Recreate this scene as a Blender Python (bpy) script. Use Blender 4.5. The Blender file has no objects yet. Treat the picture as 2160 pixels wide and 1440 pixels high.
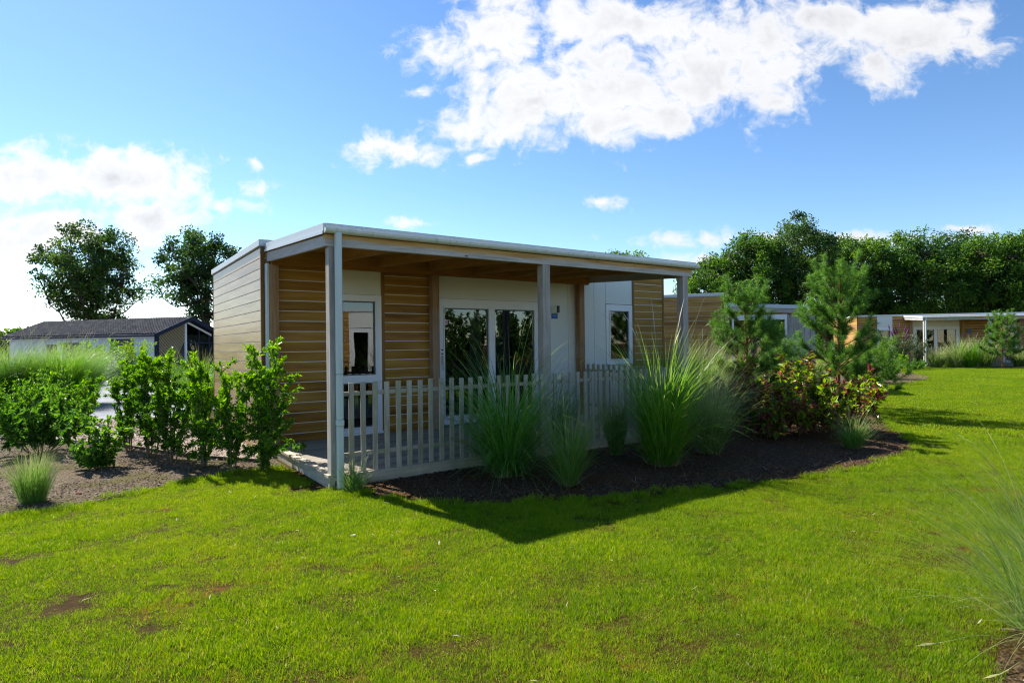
import bpy, math, random
import numpy as np
from mathutils import Vector, Matrix, Quaternion

R = math.radians
SC = bpy.context.scene
COL = SC.collection

# ------------------------------------------------------------------ camera
F_PX = 1265.88; PITCH = 0.0052; ROLL = 0.0119; CAM = np.array([0., 0., 1.43])
cam_d = bpy.data.cameras.new('camera'); cam = bpy.data.objects.new('camera', cam_d); COL.objects.link(cam)
cam_d.sensor_fit = 'HORIZONTAL'; cam_d.sensor_width = 36.0; cam_d.lens = F_PX / 2160 * 36
cam_d.clip_start = 0.05; cam_d.clip_end = 3000
_r0 = np.array([1., 0, 0]); _u0 = np.array([0., -math.sin(PITCH), math.cos(PITCH)]); _f = np.array([0., math.cos(PITCH), math.sin(PITCH)])
_r = _r0 * math.cos(ROLL) - _u0 * math.sin(ROLL); _u = _u0 * math.cos(ROLL) + _r0 * math.sin(ROLL)
m = Matrix.Identity(4)
for i in range(3):
    m[i][0] = _r[i]; m[i][1] = _u[i]; m[i][2] = -_f[i]; m[i][3] = CAM[i]
cam.matrix_world = m
SC.camera = cam
SC.cycles.filter_width = 1.15
SC.cycles.use_denoising = True
SC.cycles.sample_clamp_indirect = 6.0

# house frame: deck surface is z = 0, lawn is GZ
GZ = -0.15
YAW = 0.6139
HO = np.array([-2.0263, 6.6808, 0.0])
UU = np.array([math.cos(YAW), math.sin(YAW), 0]); VV = np.array([-math.sin(YAW), math.cos(YAW), 0])

def ground(px, py, z=GZ):
    d = (px - 1080) / F_PX * _r + (720 - py) / F_PX * _u + _f
    t = (z - CAM[2]) / d[2]
    q = CAM + t * d
    return float(q[0]), float(q[1])

def at_depth(px, Y):
    d = (px - 1080) / F_PX * _r + _f
    return float(d[0] / d[1] * Y), float(Y)

def uv2w(u, v):
    q = HO + u * UU + v * VV
    return float(q[0]), float(q[1])

# ------------------------------------------------------------------ sun + sky
to_sun = Vector(tuple(-0.64 * UU + 2.77 * VV + np.array([0, 0, 2.93]))).normalized()
SUN_EL = math.asin(to_sun.z); SUN_AZ = math.atan2(to_sun.x, to_sun.y)
sl = bpy.data.lights.new('sun', 'SUN'); sl.energy = 5.0; sl.angle = R(0.53); sl.color = (1.0, 0.94, 0.84)
so = bpy.data.objects.new('sun', sl); COL.objects.link(so)
so.rotation_euler = to_sun.to_track_quat('Z', 'Y').to_euler(); so.location = (-20, 20, 30)
SC.view_settings.view_transform = 'Standard'; SC.view_settings.look = 'None'
SC.view_settings.exposure = 1.08; SC.view_settings.gamma = 1.0
SKY_STRENGTH = 0.1

world = bpy.data.worlds.new("World"); SC.world = world; world.use_nodes = True
class NT:
    def __init__(s, tree): s.t = tree; s.n = tree.nodes; s.l = tree.links
    def node(s, typ, **kw):
        n = s.n.new(typ)
        for k, v in kw.items():
            if k == 'inp':
                for a, b in v.items():
                    if hasattr(b, 'is_output') or isinstance(b, bpy.types.NodeSocket): s.l.new(b, n.inputs[a])
                    else: n.inputs[a].default_value = b
            else: setattr(n, k, v)
        return n
    def math(s, op, a, b=0.0, c=None, clamp=False):
        n = s.n.new('ShaderNodeMath'); n.operation = op; n.use_clamp = clamp
        for i, x in enumerate((a, b) if c is None else (a, b, c)):
            if isinstance(x, bpy.types.NodeSocket): s.l.new(x, n.inputs[i])
            else: n.inputs[i].default_value = x
        return n.outputs[0]
    def vmath(s, op, a, b=(0, 0, 0)):
        n = s.n.new('ShaderNodeVectorMath'); n.operation = op
        for i, x in enumerate((a, b)):
            if isinstance(x, bpy.types.NodeSocket): s.l.new(x, n.inputs[i])
            else: n.inputs[i].default_value = x
        return n.outputs['Value'] if op in ('LENGTH', 'DOT_PRODUCT', 'DISTANCE') else n.outputs[0]
    def ramp(s, fac, stops, interp='LINEAR'):
        n = s.n.new('ShaderNodeValToRGB'); cr = n.color_ramp; cr.interpolation = interp
        while len(cr.elements) < len(stops): cr.elements.new(0.5)
        for e, (p, c) in zip(cr.elements, stops): e.position = p; e.color = (*c, 1) if len(c) == 3 else c
        s.l.new(fac, n.inputs[0]); return n.outputs[0]
    def noise(s, vec, scale, detail=3, rough=.5, dist=0.0, dim='3D'):
        n = s.n.new('ShaderNodeTexNoise'); n.noise_dimensions = dim
        n.inputs['Scale'].default_value = scale; n.inputs['Detail'].default_value = detail
        n.inputs['Roughness'].default_value = rough; n.inputs['Distortion'].default_value = dist
        if vec is not None: s.l.new(vec, n.inputs['Vector'])
        return n.outputs[0]
    def mix(s, fac, a, b, mode='MIX'):
        n = s.n.new('ShaderNodeMix'); n.data_type = 'RGBA'; n.blend_type = mode
        for sock, x in ((n.inputs[0], fac), (n.inputs[6], a), (n.inputs[7], b)):
            if isinstance(x, bpy.types.NodeSocket): s.l.new(x, sock)
            elif isinstance(x, (tuple, list)): sock.default_value = (*x, 1) if len(x) == 3 else x
            else: sock.default_value = x
        return n.outputs[2]
    def maprange(s, v, a, b, c=0., d=1., smooth=False):
        n = s.n.new('ShaderNodeMapRange'); n.interpolation_type = 'SMOOTHSTEP' if smooth else 'LINEAR'
        s.l.new(v, n.inputs[0])
        for i, x in enumerate((a, b, c, d)): n.inputs[i + 1].default_value = x
        return n.outputs[0]

def build_world():
    w = NT(world.node_tree); w.n.clear()
    out = w.node('ShaderNodeOutputWorld'); bg = w.node('ShaderNodeBackground')
    sky = w.node('ShaderNodeTexSky'); sky.sky_type = 'NISHITA'; sky.sun_disc = False
    sky.sun_elevation = SUN_EL; sky.sun_rotation = SUN_AZ
    sky.air_density = 1.0; sky.dust_density = 0.12; sky.ozone_density = 2.5; sky.altitude = 0
    tc = w.node('ShaderNodeTexCoord'); d = tc.outputs['Generated']
    sep = w.node('ShaderNodeSeparateXYZ', inp={0: d})
    ay = w.math('MAXIMUM', sep.outputs[1], 0.04)
    gx = w.math('DIVIDE', sep.outputs[0], ay); gz = w.math('DIVIDE', sep.outputs[2], ay)
    P = w.node('ShaderNodeCombineXYZ', inp={0: gx, 1: gz, 2: 0.0}).outputs[0]
    # cloud centres (azimuth tangent, elevation tangent, half sizes)
    def B(px, py, rx, ry): return ((px - 1080) / F_PX + .0, (724 - .0119 * (px - 1080) - py) / F_PX, rx / F_PX, ry / F_PX)
    blobs = [B(1060, 60, 130, 120), B(960, 105, 110, 45), B(1120, 215, 190, 95), B(1290, 170, 190, 120), B(1330, 40, 240, 70), B(1480, 160, 150, 120),
             B(1400, 230, 90, 70), B(1620, 80, 170, 110), B(1600, 200, 70, 75), B(1930, 70, 190, 90), B(1870, 140, 90, 70), B(1740, 40, 160, 60), B(1280,250,150,50),
             B(850, 305, 110, 32), B(940, 325, 60, 26), B(990, 270, 90, 30), B(1005, 328, 32, 20), B(1280, 415, 42, 15), B(850, 466, 52, 13), B(905, 182, 40, 16), B(1420, 558, 60, 16), B(2030, 478, 60, 8),
             B(60, 370, 260, 80), B(240, 375, 190, 70), B(380, 385, 80, 65), B(110, 485, 200, 55), B(330, 455, 160, 45), B(30, 520, 140, 60), B(500, 428, 60, 20), B(546, 396, 32, 20), B(535, 340, 18, 14),
             B(335, 487, 50, 20), B(70, 650, 230, 22), B(-500, 400, 400, 160), B(2600, 200, 300, 140), B(1650, 500, 300, 16)]
    warp = w.node('ShaderNodeTexNoise'); warp.inputs['Scale'].default_value = 9.0; warp.inputs['Detail'].default_value = 4; w.l.new(P, warp.inputs['Vector'])
    wv = w.vmath('MULTIPLY', w.vmath('SUBTRACT', warp.outputs['Color'], (.5, .5, .5)), (.10, .06, 0))
    def field(shift):
        Q = w.vmath('ADD', w.vmath('ADD', P, wv), shift)
        acc = None
        for (cx, cz, rx, rz) in blobs:
            small = rx * rz < .0035; k_, gn = (1.75, .60) if small else (1.28, .95); rx *= k_; rz *= k_
            v = w.vmath('MULTIPLY', w.vmath('SUBTRACT', Q, (cx, cz, 0)), (1 / rx, 1 / rz, 0))
            f = w.math('MULTIPLY_ADD', w.vmath('LENGTH', v), -gn, gn)
            acc = f if acc is None else w.math('SMOOTH_MAX', acc, f, 0.2)
        n1 = w.noise(w.vmath('MULTIPLY', Q, (1, 1.5, 1)), 7.0, 8, .62)
        n2 = w.noise(Q, 26.0, 5, .6)
        a = w.math('MULTIPLY', w.math('SUBTRACT', n1, .5), 2.6)
        b = w.math('MULTIPLY', w.math('SUBTRACT', n2, .5), 1.9)
        return w.math('ADD', w.math('MULTIPLY_ADD', acc, 1.62, -.22), w.math('ADD', a, b)), n1
    f0, na = field((0, 0, 0))
    nb = w.noise(w.vmath('MULTIPLY', w.vmath('ADD', w.vmath('ADD', P, wv), (-0.035, 0.05, 0)), (1, 1.5, 1)), 7.0, 4, .58)
    f1 = w.math('ADD', w.math('SUBTRACT', f0, w.math('MULTIPLY', w.math('SUBTRACT', na, nb), 2.6)), 0.12)
    mask = w.maprange(f0, 0.0, 0.85, 0, 1, True)
    lit = w.maprange(w.math('SUBTRACT', f0, f1), -0.55, 0.5, 0.0, 1.0)
    thick = w.maprange(f0, 0.4, 2.0, 0, 1, True)
    # clouds nearer the sun are brighter
    sd = w.maprange(w.vmath('DOT_PRODUCT', d, tuple(to_sun)), 0.1, 0.95, 0.93, 1.06)
    low = w.maprange(w.noise(w.vmath('MULTIPLY', P, (1, 2.4, 1)), 4.2, 5, .55), .42, .66, 0, 1, True)
    shade = w.math('MULTIPLY', thick, w.math('ADD', w.math('MULTIPLY', w.math('SUBTRACT', 1.0, lit), .65), w.math('MULTIPLY', low, .35)), clamp=True)
    base = w.mix(shade, (4.9, 4.9, 4.95), (2.3, 2.45, 2.7))
    cl = w.mix(1.0, base, w.node('ShaderNodeCombineColor', inp={0: sd, 1: sd, 2: sd}).outputs[0], 'MULTIPLY')
    # keep the clouds above the horizon
    mask = w.math('MULTIPLY', mask, w.maprange(sep.outputs[2], 0.0, 0.04, 0, 1))
    mask = w.math('MULTIPLY', mask, w.maprange(sep.outputs[1], 0.04, 0.12, 0, 1))
    mask = w.math('MULTIPLY', mask, 0.97)
    sk = w.vmath('MULTIPLY', sky.outputs[0], (.16, .16, .16))
    sk = w.node('ShaderNodeGamma', inp={0: sk, 1: 1.12}).outputs[0]
    sk = w.vmath('MULTIPLY', sk, (5.45, 5.58, 5.75))
    sat = w.node('ShaderNodeHueSaturation', inp={'Hue': .5, 'Saturation': 1.08, 'Value': 1.0, 'Color': sk}).outputs[0]
    w.l.new(w.mix(mask, sat, cl), bg.inputs[0]); bg.inputs[1].default_value = SKY_STRENGTH
    w.l.new(bg.outputs[0], out.inputs[0])
build_world()

# ------------------------------------------------------------------ helpers
def tag(o, label=None, cat=None, group=None, kind=None):
    if label: o['label'] = label
    if cat: o['category'] = cat
    if group: o['group'] = group
    if kind: o['kind'] = kind
    return o

def empty(name, loc, rz=0, label=None, cat=None, group=None):
    o = bpy.data.objects.new(name, None); o.location = loc; o.rotation_euler = (0, 0, rz); o.empty_display_size = .2
    COL.objects.link(o); return tag(o, label, cat, group)

def copy_tree(o, parent=None):
    c = o.copy(); COL.objects.link(c); c.parent = parent
    for ch in [x for x in bpy.data.objects if x.parent == o]: copy_tree(ch, c)
    return c

def np_mesh(name, verts, faces, mats, parent=None, mat_idx=None, smooth=False, attrs=None, loc=None):
    """faces: list of (M,k) int arrays"""
    me = bpy.data.meshes.new(name)
    verts = np.asarray(verts, dtype=np.float32)
    me.vertices.add(len(verts)); me.vertices.foreach_set('co', verts.ravel())
    fl = [np.asarray(f, dtype=np.int32) for f in faces if len(f)]
    tot = np.concatenate([np.full(len(f), f.shape[1], dtype=np.int32) for f in fl])
    idx = np.concatenate([f.ravel() for f in fl])
    me.loops.add(len(idx)); me.loops.foreach_set('vertex_index', idx)
    me.polygons.add(len(tot)); st = np.concatenate([[0], np.cumsum(tot)[:-1]]).astype(np.int32)
    me.polygons.foreach_set('loop_start', st); me.polygons.foreach_set('loop_total', tot)
    if mat_idx is not None: me.polygons.foreach_set('material_index', np.asarray(mat_idx, dtype=np.int32))
    me.polygons.foreach_set('use_smooth', np.full(len(tot), bool(smooth)))
    for mm in (mats if isinstance(mats, (list, tuple)) else [mats]): me.materials.append(mm)
    for k, v in (attrs or {}).items():
        a = me.attributes.new(k, 'FLOAT', 'POINT'); a.data.foreach_set('value', np.asarray(v, dtype=np.float32))
    me.update(calc_edges=True); me.validate()
    o = bpy.data.objects.new(name, me); COL.objects.link(o)
    if parent is not None: o.parent = parent
    if loc is not None: o.location = loc
    return o

class MB:
    """collects boxes, prisms and tubes, then links them as one mesh"""
    def __init__(s): s.v = []; s.f = []; s.m = []
    def quad(s, pts, m=0):
        b = len(s.v); s.v += [tuple(p) for p in pts]; s.f.append(tuple(range(b, b + len(pts)))); s.m.append(m)
    def box(s, a0, a1, b0, b1, c0, c1, m=0, bev=0.0):
        b = len(s.v)
        if bev <= 0:
            s.v += [(x, y, z) for z in (c0, c1) for y in (b0, b1) for x in (a0, a1)]
            for q in ((0, 2, 3, 1), (4, 5, 7, 6), (0, 1, 5, 4), (2, 6, 7, 3), (0, 4, 6, 2), (1, 3, 7, 5)):
                s.f.append(tuple(b + i for i in q)); s.m.append(m)
        else:
            # bevelled box through 24 corner points
            e = bev; pts = []
            for x, sx in ((a0, 1), (a1, -1)):
                for y, sy in ((b0, 1), (b1, -1)):
                    for z, sz in ((c0, 1), (c1, -1)):
                        pts += [(x, y + sy * e, z + sz * e), (x + sx * e, y, z + sz * e), (x + sx * e, y + sy * e, z)]
            s.v += pts
            def i(x, y, z, k): return b + ((x * 2 + y) * 2 + z) * 3 + k
            F = []
            F += [(i(0, 0, 0, 0), i(0, 0, 1, 0), i(0, 1, 1, 0), i(0, 1, 0, 0)), (i(1, 0, 0, 0), i(1, 1, 0, 0), i(1, 1, 1, 0), i(1, 0, 1, 0))]
            F += [(i(0, 0, 0, 1), i(1, 0, 0, 1), i(1, 0, 1, 1), i(0, 0, 1, 1)), (i(0, 1, 0, 1), i(0, 1, 1, 1), i(1, 1, 1, 1), i(1, 1, 0, 1))]
            F += [(i(0, 0, 0, 2), i(0, 1, 0, 2), i(1, 1, 0, 2), i(1, 0, 0, 2)), (i(0, 0, 1, 2), i(1, 0, 1, 2), i(1, 1, 1, 2), i(0, 1, 1, 2))]
            for x in (0, 1):
                for y in (0, 1): F.append((i(x, y, 0, 0), i(x, y, 0, 1), i(x, y, 1, 1), i(x, y, 1, 0)))
                for z in (0, 1): F.append((i(x, 0, z, 0), i(x, 0, z, 2), i(x, 1, z, 2), i(x, 1, z, 0)))
            for y in (0, 1):
                for z in (0, 1): F.append((i(0, y, z, 1), i(0, y, z, 2), i(1, y, z, 2), i(1, y, z, 1)))
            for x in (0, 1):
                for y in (0, 1):
                    for z in (0, 1): F.append((i(x, y, z, 0), i(x, y, z, 1), i(x, y, z, 2)))
            s.f += F; s.m += [m] * len(F)
        return s
    def sloped(s, u0, u1, v0, v1, zb0, zt0, zb1, zt1, m=0):
        """box whose bottom/top go from (zb0,zt0) at v0 to (zb1,zt1) at v1"""
        b = len(s.v)
        s.v += [(u0, v0, zb0), (u1, v0, zb0), (u0, v1, zb1), (u1, v1, zb1), (u0, v0, zt0), (u1, v0, zt0), (u0, v1, zt1), (u1, v1, zt1)]
        for q in ((0, 2, 3, 1), (4, 5, 7, 6), (0, 1, 5, 4), (2, 6, 7, 3), (0, 4, 6, 2), (1, 3, 7, 5)):
            s.f.append(tuple(b + i for i in q)); s.m.append(m)
        return s
    def tube(s, pts, rads, n=8, m=0, cap=True):
        pts = [Vector(p) for p in pts]; b0 = len(s.v)
        up = Vector((0, 0, 1))
        for k, p in enumerate(pts):
            t = (pts[min(k + 1, len(pts) - 1)] - pts[max(k - 1, 0)]).normalized()
            ref = Vector((1, 0, 0)) if abs(t.z) > .9 else up
            x = t.cross(ref).normalized(); y = t.cross(x)
            for j in range(n):
                a = 2 * math.pi * j / n
                s.v.append(tuple(p + (x * math.cos(a) + y * math.sin(a)) * rads[k]))
        for k in range(len(pts) - 1):
            for j in range(n):
                a = b0 + k * n + j; c = b0 + k * n + (j + 1) % n
                s.f.append((a, c, c + n, a + n)); s.m.append(m)
        if cap:
            s.f.append(tuple(b0 + j for j in range(n))); s.m.append(m)
            s.f.append(tuple(b0 + (len(pts) - 1) * n + j for j in reversed(range(n)))); s.m.append(m)
        return s
    def build(s, name, mats, parent=None, smooth=False, loc=None):
        me = bpy.data.meshes.new(name); me.from_pydata(s.v, [], s.f)
        for mm in (mats if isinstance(mats, (list, tuple)) else [mats]): me.materials.append(mm)
        me.polygons.foreach_set('material_index', s.m)
        if smooth: me.polygons.foreach_set('use_smooth', [True] * len(s.f))
        me.update()
        import bmesh
        bm = bmesh.new(); bm.from_mesh(me); bmesh.ops.recalc_face_normals(bm, faces=bm.faces); bm.to_mesh(me); bm.free()
        o = bpy.data.objects.new(name, me); COL.objects.link(o)
        if parent is not None: o.parent = parent
        if loc is not None: o.location = loc
        return o

# ------------------------------------------------------------------ materials
def new_mat(name):
    mt = bpy.data.materials.new(name); mt.use_nodes = True
    t = NT(mt.node_tree); t.n.clear()
    out = t.node('ShaderNodeOutputMaterial')
    return mt, t, out

def principled(t, out, col, rough=.6, spec=.5, bump=None, bstr=.3, bdist=.01, metal=0.0, **kw):
    p = t.node('ShaderNodeBsdfPrincipled')
    for s_, x in ((p.inputs['Base Color'], col), (p.inputs['Roughness'], rough), (p.inputs['Specular IOR Level'], spec), (p.inputs['Metallic'], metal)):
        if isinstance(x, bpy.types.NodeSocket): t.l.new(x, s_)
        elif isinstance(x, (tuple, list)): s_.default_value = (*x, 1) if len(x) == 3 else x
        else: s_.default_value = x
    if bump is not None:
        b = t.node('ShaderNodeBump', inp={'Strength': bstr, 'Distance': bdist, 'Height': bump}); t.l.new(b.outputs[0], p.inputs['Normal'])
    t.l.new(p.outputs[0], out.inputs[0])
    return p

def wood_mat(name, cols, axis, stretch=14, scale=3.0, rough=.65, knots=.5, spec=.3, rnd=.0, board=None, bstr=.25, stain=None):
    """cols dark..light; axis = grain direction (0,1,2) in object coordinates"""
    mt, t, out = new_mat(name)
    tc = t.node('ShaderNodeTexCoord'); oi = t.node('ShaderNodeObjectInfo')
    off = t.math('MULTIPLY', oi.outputs['Random'], 37.0)
    offv = t.node('ShaderNodeCombineXYZ', inp={0: off, 1: off, 2: off}).outputs[0]
    P = t.vmath('ADD', tc.outputs['Object'], offv)
    if board is not None:  # board = (axis, pitch, origin): each board gets its own grain
        sp = t.node('ShaderNodeSeparateXYZ', inp={0: tc.outputs['Object']})
        k = t.math('FLOOR', t.math('DIVIDE', t.math('SUBTRACT', sp.outputs[board[0]], board[2]), board[1]))
        wn = t.node('ShaderNodeTexWhiteNoise', noise_dimensions='1D'); t.l.new(k, wn.inputs['W'])
        P = t.vmath('ADD', P, t.vmath('MULTIPLY', wn.outputs['Color'], (23, 23, 23)))
    sc = [scale * stretch] * 3; sc[axis] = scale
    G = t.vmath('MULTIPLY', P, tuple(sc))
    n1 = t.noise(G, 1.0, 6, .6, .4); n2 = t.noise(t.vmath('MULTIPLY', G, (.22, .22, .22)), 1.0, 3, .5, .8)
    f = t.math('ADD', t.math('MULTIPLY', n1, .6), t.math('MULTIPLY', n2, .55))
    if board is not None: f = t.math('ADD', f, t.math('MULTIPLY', t.math('SUBTRACT', wn.outputs['Value'], .5), .16))
    k = len(cols)
    c = t.ramp(f, [(.36 + .42 * i / max(1, k - 1), cc) for i, cc in enumerate(cols)])
    if knots > 0:
        vs = [2.6 * 1.7] * 3; vs[axis] = 1.7
        vo = t.node('ShaderNodeTexVoronoi', inp={'Vector': t.vmath('MULTIPLY', P, tuple(vs)), 'Scale': 1.0, 'Randomness': 1.0})
        kn = t.maprange(vo.outputs['Distance'], 0.03, 0.085, 1, 0, True)
        c = t.mix(t.math('MULTIPLY', kn, knots), c, tuple(x * .22 for x in cols[0]))
    if stain is not None:
        sn = t.maprange(t.noise(t.vmath('MULTIPLY', P, (1, 1, 1)), 2.3, 4, .6, .5), .42, .66, 0, 1, True)
        c = t.mix(t.math('MULTIPLY', sn, stain[1]), c, stain[0])
    principled(t, out, c, rough, spec, bump=n1, bstr=bstr, bdist=.004)
    return mt

def plain_mat(name, col, rough=.5, spec=.5, var=.06, metal=0., scale=3., bump=0., dirt=None):
    mt, t, out = new_mat(name)
    tc = t.node('ShaderNodeTexCoord')
    n = t.noise(tc.outputs['Object'], scale, 5, .6)
    n2 = t.noise(t.vmath('MULTIPLY', tc.outputs['Object'], (6, 6, .6)), scale, 4, .6)
    f = t.maprange(t.math('ADD', t.math('MULTIPLY', n, .5), t.math('MULTIPLY', n2, .5)), .3, .7)
    c = t.mix(f, tuple(x * (1 - var) for x in col), tuple(min(1, x * (1 + var)) for x in col))
    if dirt: c = t.mix(t.math('MULTIPLY', t.maprange(n2, .5, .72, 0, 1, True), dirt[1]), c, dirt[0])
    principled(t, out, c, t.maprange(n, .3, .7, rough * .85, min(1, rough * 1.15)), spec, metal=metal, bump=(n if bump else None), bstr=bump)
    return mt

def leaf_mat(name, cols, trans=.45, rough=.45, spec=.35, tint_tip=None, trans_boost=1.5, accent=None):
    """cols: ramp over the per-leaf attribute 'var'"""
    mt, t, out = new_mat(name)
    at = t.node('ShaderNodeAttribute', attribute_name='var')
    oi = t.node('ShaderNodeObjectInfo')
    v = t.math('ADD', at.outputs['Fac'], t.math('MULTIPLY', t.math('SUBTRACT', oi.outputs['Random'], .5), .26), clamp=True)
    c = t.ramp(v, [(i / max(1, len(cols) - 1), cc) for i, cc in enumerate(cols)])
    if accent:
        fr = t.math('FRACT', t.math('MULTIPLY', at.outputs['Fac'], 61.7))
        c = t.mix(t.math('GREATER_THAN', fr, 1 - accent[1]), c, accent[0])
    if tint_tip:
        tp = t.node('ShaderNodeAttribute', attribute_name='tip')
        c = t.mix(t.maprange(tp.outputs['Fac'], tint_tip[1], 1.0, 0, tint_tip[2]), c, tint_tip[0])
    p = t.node('ShaderNodeBsdfPrincipled', inp={'Base Color': c, 'Roughness': rough, 'Specular IOR Level': spec})
    hs = t.node('ShaderNodeHueSaturation', inp={'Hue': .485, 'Saturation': 1.1, 'Value': trans_boost, 'Color': c})
    tr = t.node('ShaderNodeBsdfTranslucent', inp={'Color': hs.outputs[0]})
    mx = t.node('ShaderNodeMixShader', inp={0: trans, 1: p.outputs[0], 2: tr.outputs[0]})
    t.l.new(mx.outputs[0], out.inputs[0])
    return mt

def glass_mat(name, tint=(.55, .6, .6), refl=1.0):
    mt, t, out = new_mat(name)
    fr = t.node('ShaderNodeFresnel', inp={'IOR': 1.52})
    f = t.math('MULTIPLY_ADD', fr.outputs[0], 1.25 * refl, .02, clamp=True)
    tc = t.node('ShaderNodeTexCoord')
    nz = t.noise(tc.outputs['Object'], 1.3, 1, .4)
    b = t.node('ShaderNodeBump', inp={'Strength': .035, 'Distance': .05, 'Height': nz})
    tr = t.node('ShaderNodeBsdfTransparent', inp={0: (*tint, 1)})
    gl = t.node('ShaderNodeBsdfGlossy', inp={'Color': (1, 1, 1, 1), 'Roughness': 0.0, 'Normal': b.outputs[0]})
    mx = t.node('ShaderNodeMixShader', inp={0: f, 1: tr.outputs[0], 2: gl.outputs[0]})
    t.l.new(mx.outputs[0], out.inputs[0]); return mt

PITCHB = 0.1545
M = {}
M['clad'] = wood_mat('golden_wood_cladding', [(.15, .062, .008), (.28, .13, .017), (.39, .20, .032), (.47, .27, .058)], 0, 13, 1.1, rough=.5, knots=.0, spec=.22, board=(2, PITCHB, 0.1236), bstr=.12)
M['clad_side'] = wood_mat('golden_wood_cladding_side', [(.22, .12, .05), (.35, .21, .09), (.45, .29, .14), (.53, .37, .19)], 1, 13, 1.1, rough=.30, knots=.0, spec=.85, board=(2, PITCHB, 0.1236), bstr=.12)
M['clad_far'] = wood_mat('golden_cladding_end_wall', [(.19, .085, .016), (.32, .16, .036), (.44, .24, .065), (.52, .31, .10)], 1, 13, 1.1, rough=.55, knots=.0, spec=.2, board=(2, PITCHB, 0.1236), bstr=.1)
M['clad_trim'] = wood_mat('brown_corner_trim', [(.12, .05, .012), (.24, .11, .026), (.32, .16, .04)], 2, 13, 1.1, rough=.5, knots=0)
M['joint'] = plain_mat('pale_joint_strip', (.72, .70, .68), .45, .4, .05)
M['joint_dark'] = plain_mat('joint_strip_side', (.50, .48, .46), .5, .4, .05)
M['panel'] = plain_mat('cream_white_panel', (.72, .74, .70), .45, .35, .015)
M['seam'] = plain_mat('dark_seam', (.05, .05, .05), .8, .2)
M['upvc'] = plain_mat('white_window_frame', (.79, .80, .82), .32, .5, .02)
M['gasket'] = plain_mat('grey_gasket', (.10, .12, .13), .5, .4)
M['alu'] = plain_mat('pale_metal_edging', (.56, .61, .64), .38, .5, .04, dirt=((.35, .40, .33), .25))
M['gutter'] = plain_mat('white_plastic_gutter', (.66, .69, .62), .35, .5, .05, dirt=((.30, .38, .18), .45))
M['pipe'] = plain_mat('grey_white_downpipe', (.58, .64, .62), .35, .5, .03, dirt=((.36, .40, .34), .3))
M['post'] = wood_mat('weathered_timber_post', [(.24, .20, .175), (.35, .31, .28), (.46, .42, .39), (.54, .50, .47)], 2, 12, 2.2, rough=.8, knots=.8, stain=((.27, .25, .17), .35))
M['post_fresh'] = wood_mat('sheltered_timber_post', [(.19, .095, .04), (.28, .15, .07), (.36, .21, .11), (.42, .27, .16)], 2, 12, 2.2, rough=.75, knots=.85, stain=((.36, .30, .25), .4))
M['under'] = wood_mat('bare_softwood_rafter', [(.25, .125, .03), (.38, .20, .055), (.48, .28, .09)], 1, 10, 2.0, rough=.7, knots=.8)
M['under_x'] = wood_mat('bare_softwood_ledger', [(.21, .085, .02), (.35, .16, .04), (.46, .24, .07)], 0, 10, 2.0, rough=.7, knots=.85)
M['ceiling'] = wood_mat('plywood_soffit', [(.27, .155, .045), (.37, .225, .07), (.44, .28, .10)], 1, 6, 1.2, rough=.8, knots=.2)
M['sbeam'] = wood_mat('pale_weathered_side_beam', [(.34, .31, .29), (.46, .43, .41), (.54, .52, .50)], 1, 7, 2.5, rough=.8, knots=.4)
M['picket'] = wood_mat('weathered_picket', [(.25, .205, .155), (.37, .32, .25), (.47, .42, .34), (.56, .51, .42)], 2, 12, 2.6, rough=.8, knots=.6, stain=((.26, .27, .13), .45))
M['rail'] = wood_mat('weathered_rail', [(.29, .25, .18), (.42, .37, .29), (.54, .49, .39)], 0, 12, 2.6, rough=.8, knots=.6, stain=((.24, .25, .12), .5))
M['rail_y'] = wood_mat('weathered_rail_side', [(.29, .25, .18), (.42, .37, .29), (.54, .49, .39)], 1, 12, 2.6, rough=.8, knots=.6, stain=((.24, .25, .12), .5))
M['roof'] = plain_mat('grey_roofing', (.22, .22, .23), .8, .3)
M['inside'] = plain_mat('dark_interior', (.045, .045, .045), .9, .2)
M['curtain'] = plain_mat('grey_curtain', (.16, .18, .21), .9, .2, .1)
M['radiator'] = plain_mat('white_radiator', (.75, .78, .78), .4, .4)
M['glass'] = glass_mat('window_glass')
M['black'] = plain_mat('black_plastic', (.012, .012, .014), .35, .5)
M['steel'] = plain_mat('brushed_steel', (.45, .46, .46), .35, .5, .05, metal=.9)
M['blue'] = plain_mat('blue_sign', (.006, .09, .38), .4, .5)
M['sign_text'] = plain_mat('pale_blue_text', (.22, .42, .75), .5, .3)
M['red'] = plain_mat('red_print', (.45, .03, .05), .5, .3)
M['sticker'] = plain_mat('pink_white_sticker', (.70, .58, .58), .5, .3)
M['bark'] = plain_mat('dark_bark', (.075, .058, .042), .9, .2, .35, scale=8, bump=.5)
M['bark_pine'] = plain_mat('orange_brown_pine_twig', (.22, .11, .045), .85, .2, .3, scale=9, bump=.4)
M['stem'] = plain_mat('grey_brown_stem', (.16, .125, .085), .85, .2, .25, scale=12, bump=.3)
M['stem_red'] = plain_mat('dark_red_stem', (.13, .045, .03), .7, .3, .25, scale=12)

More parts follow.
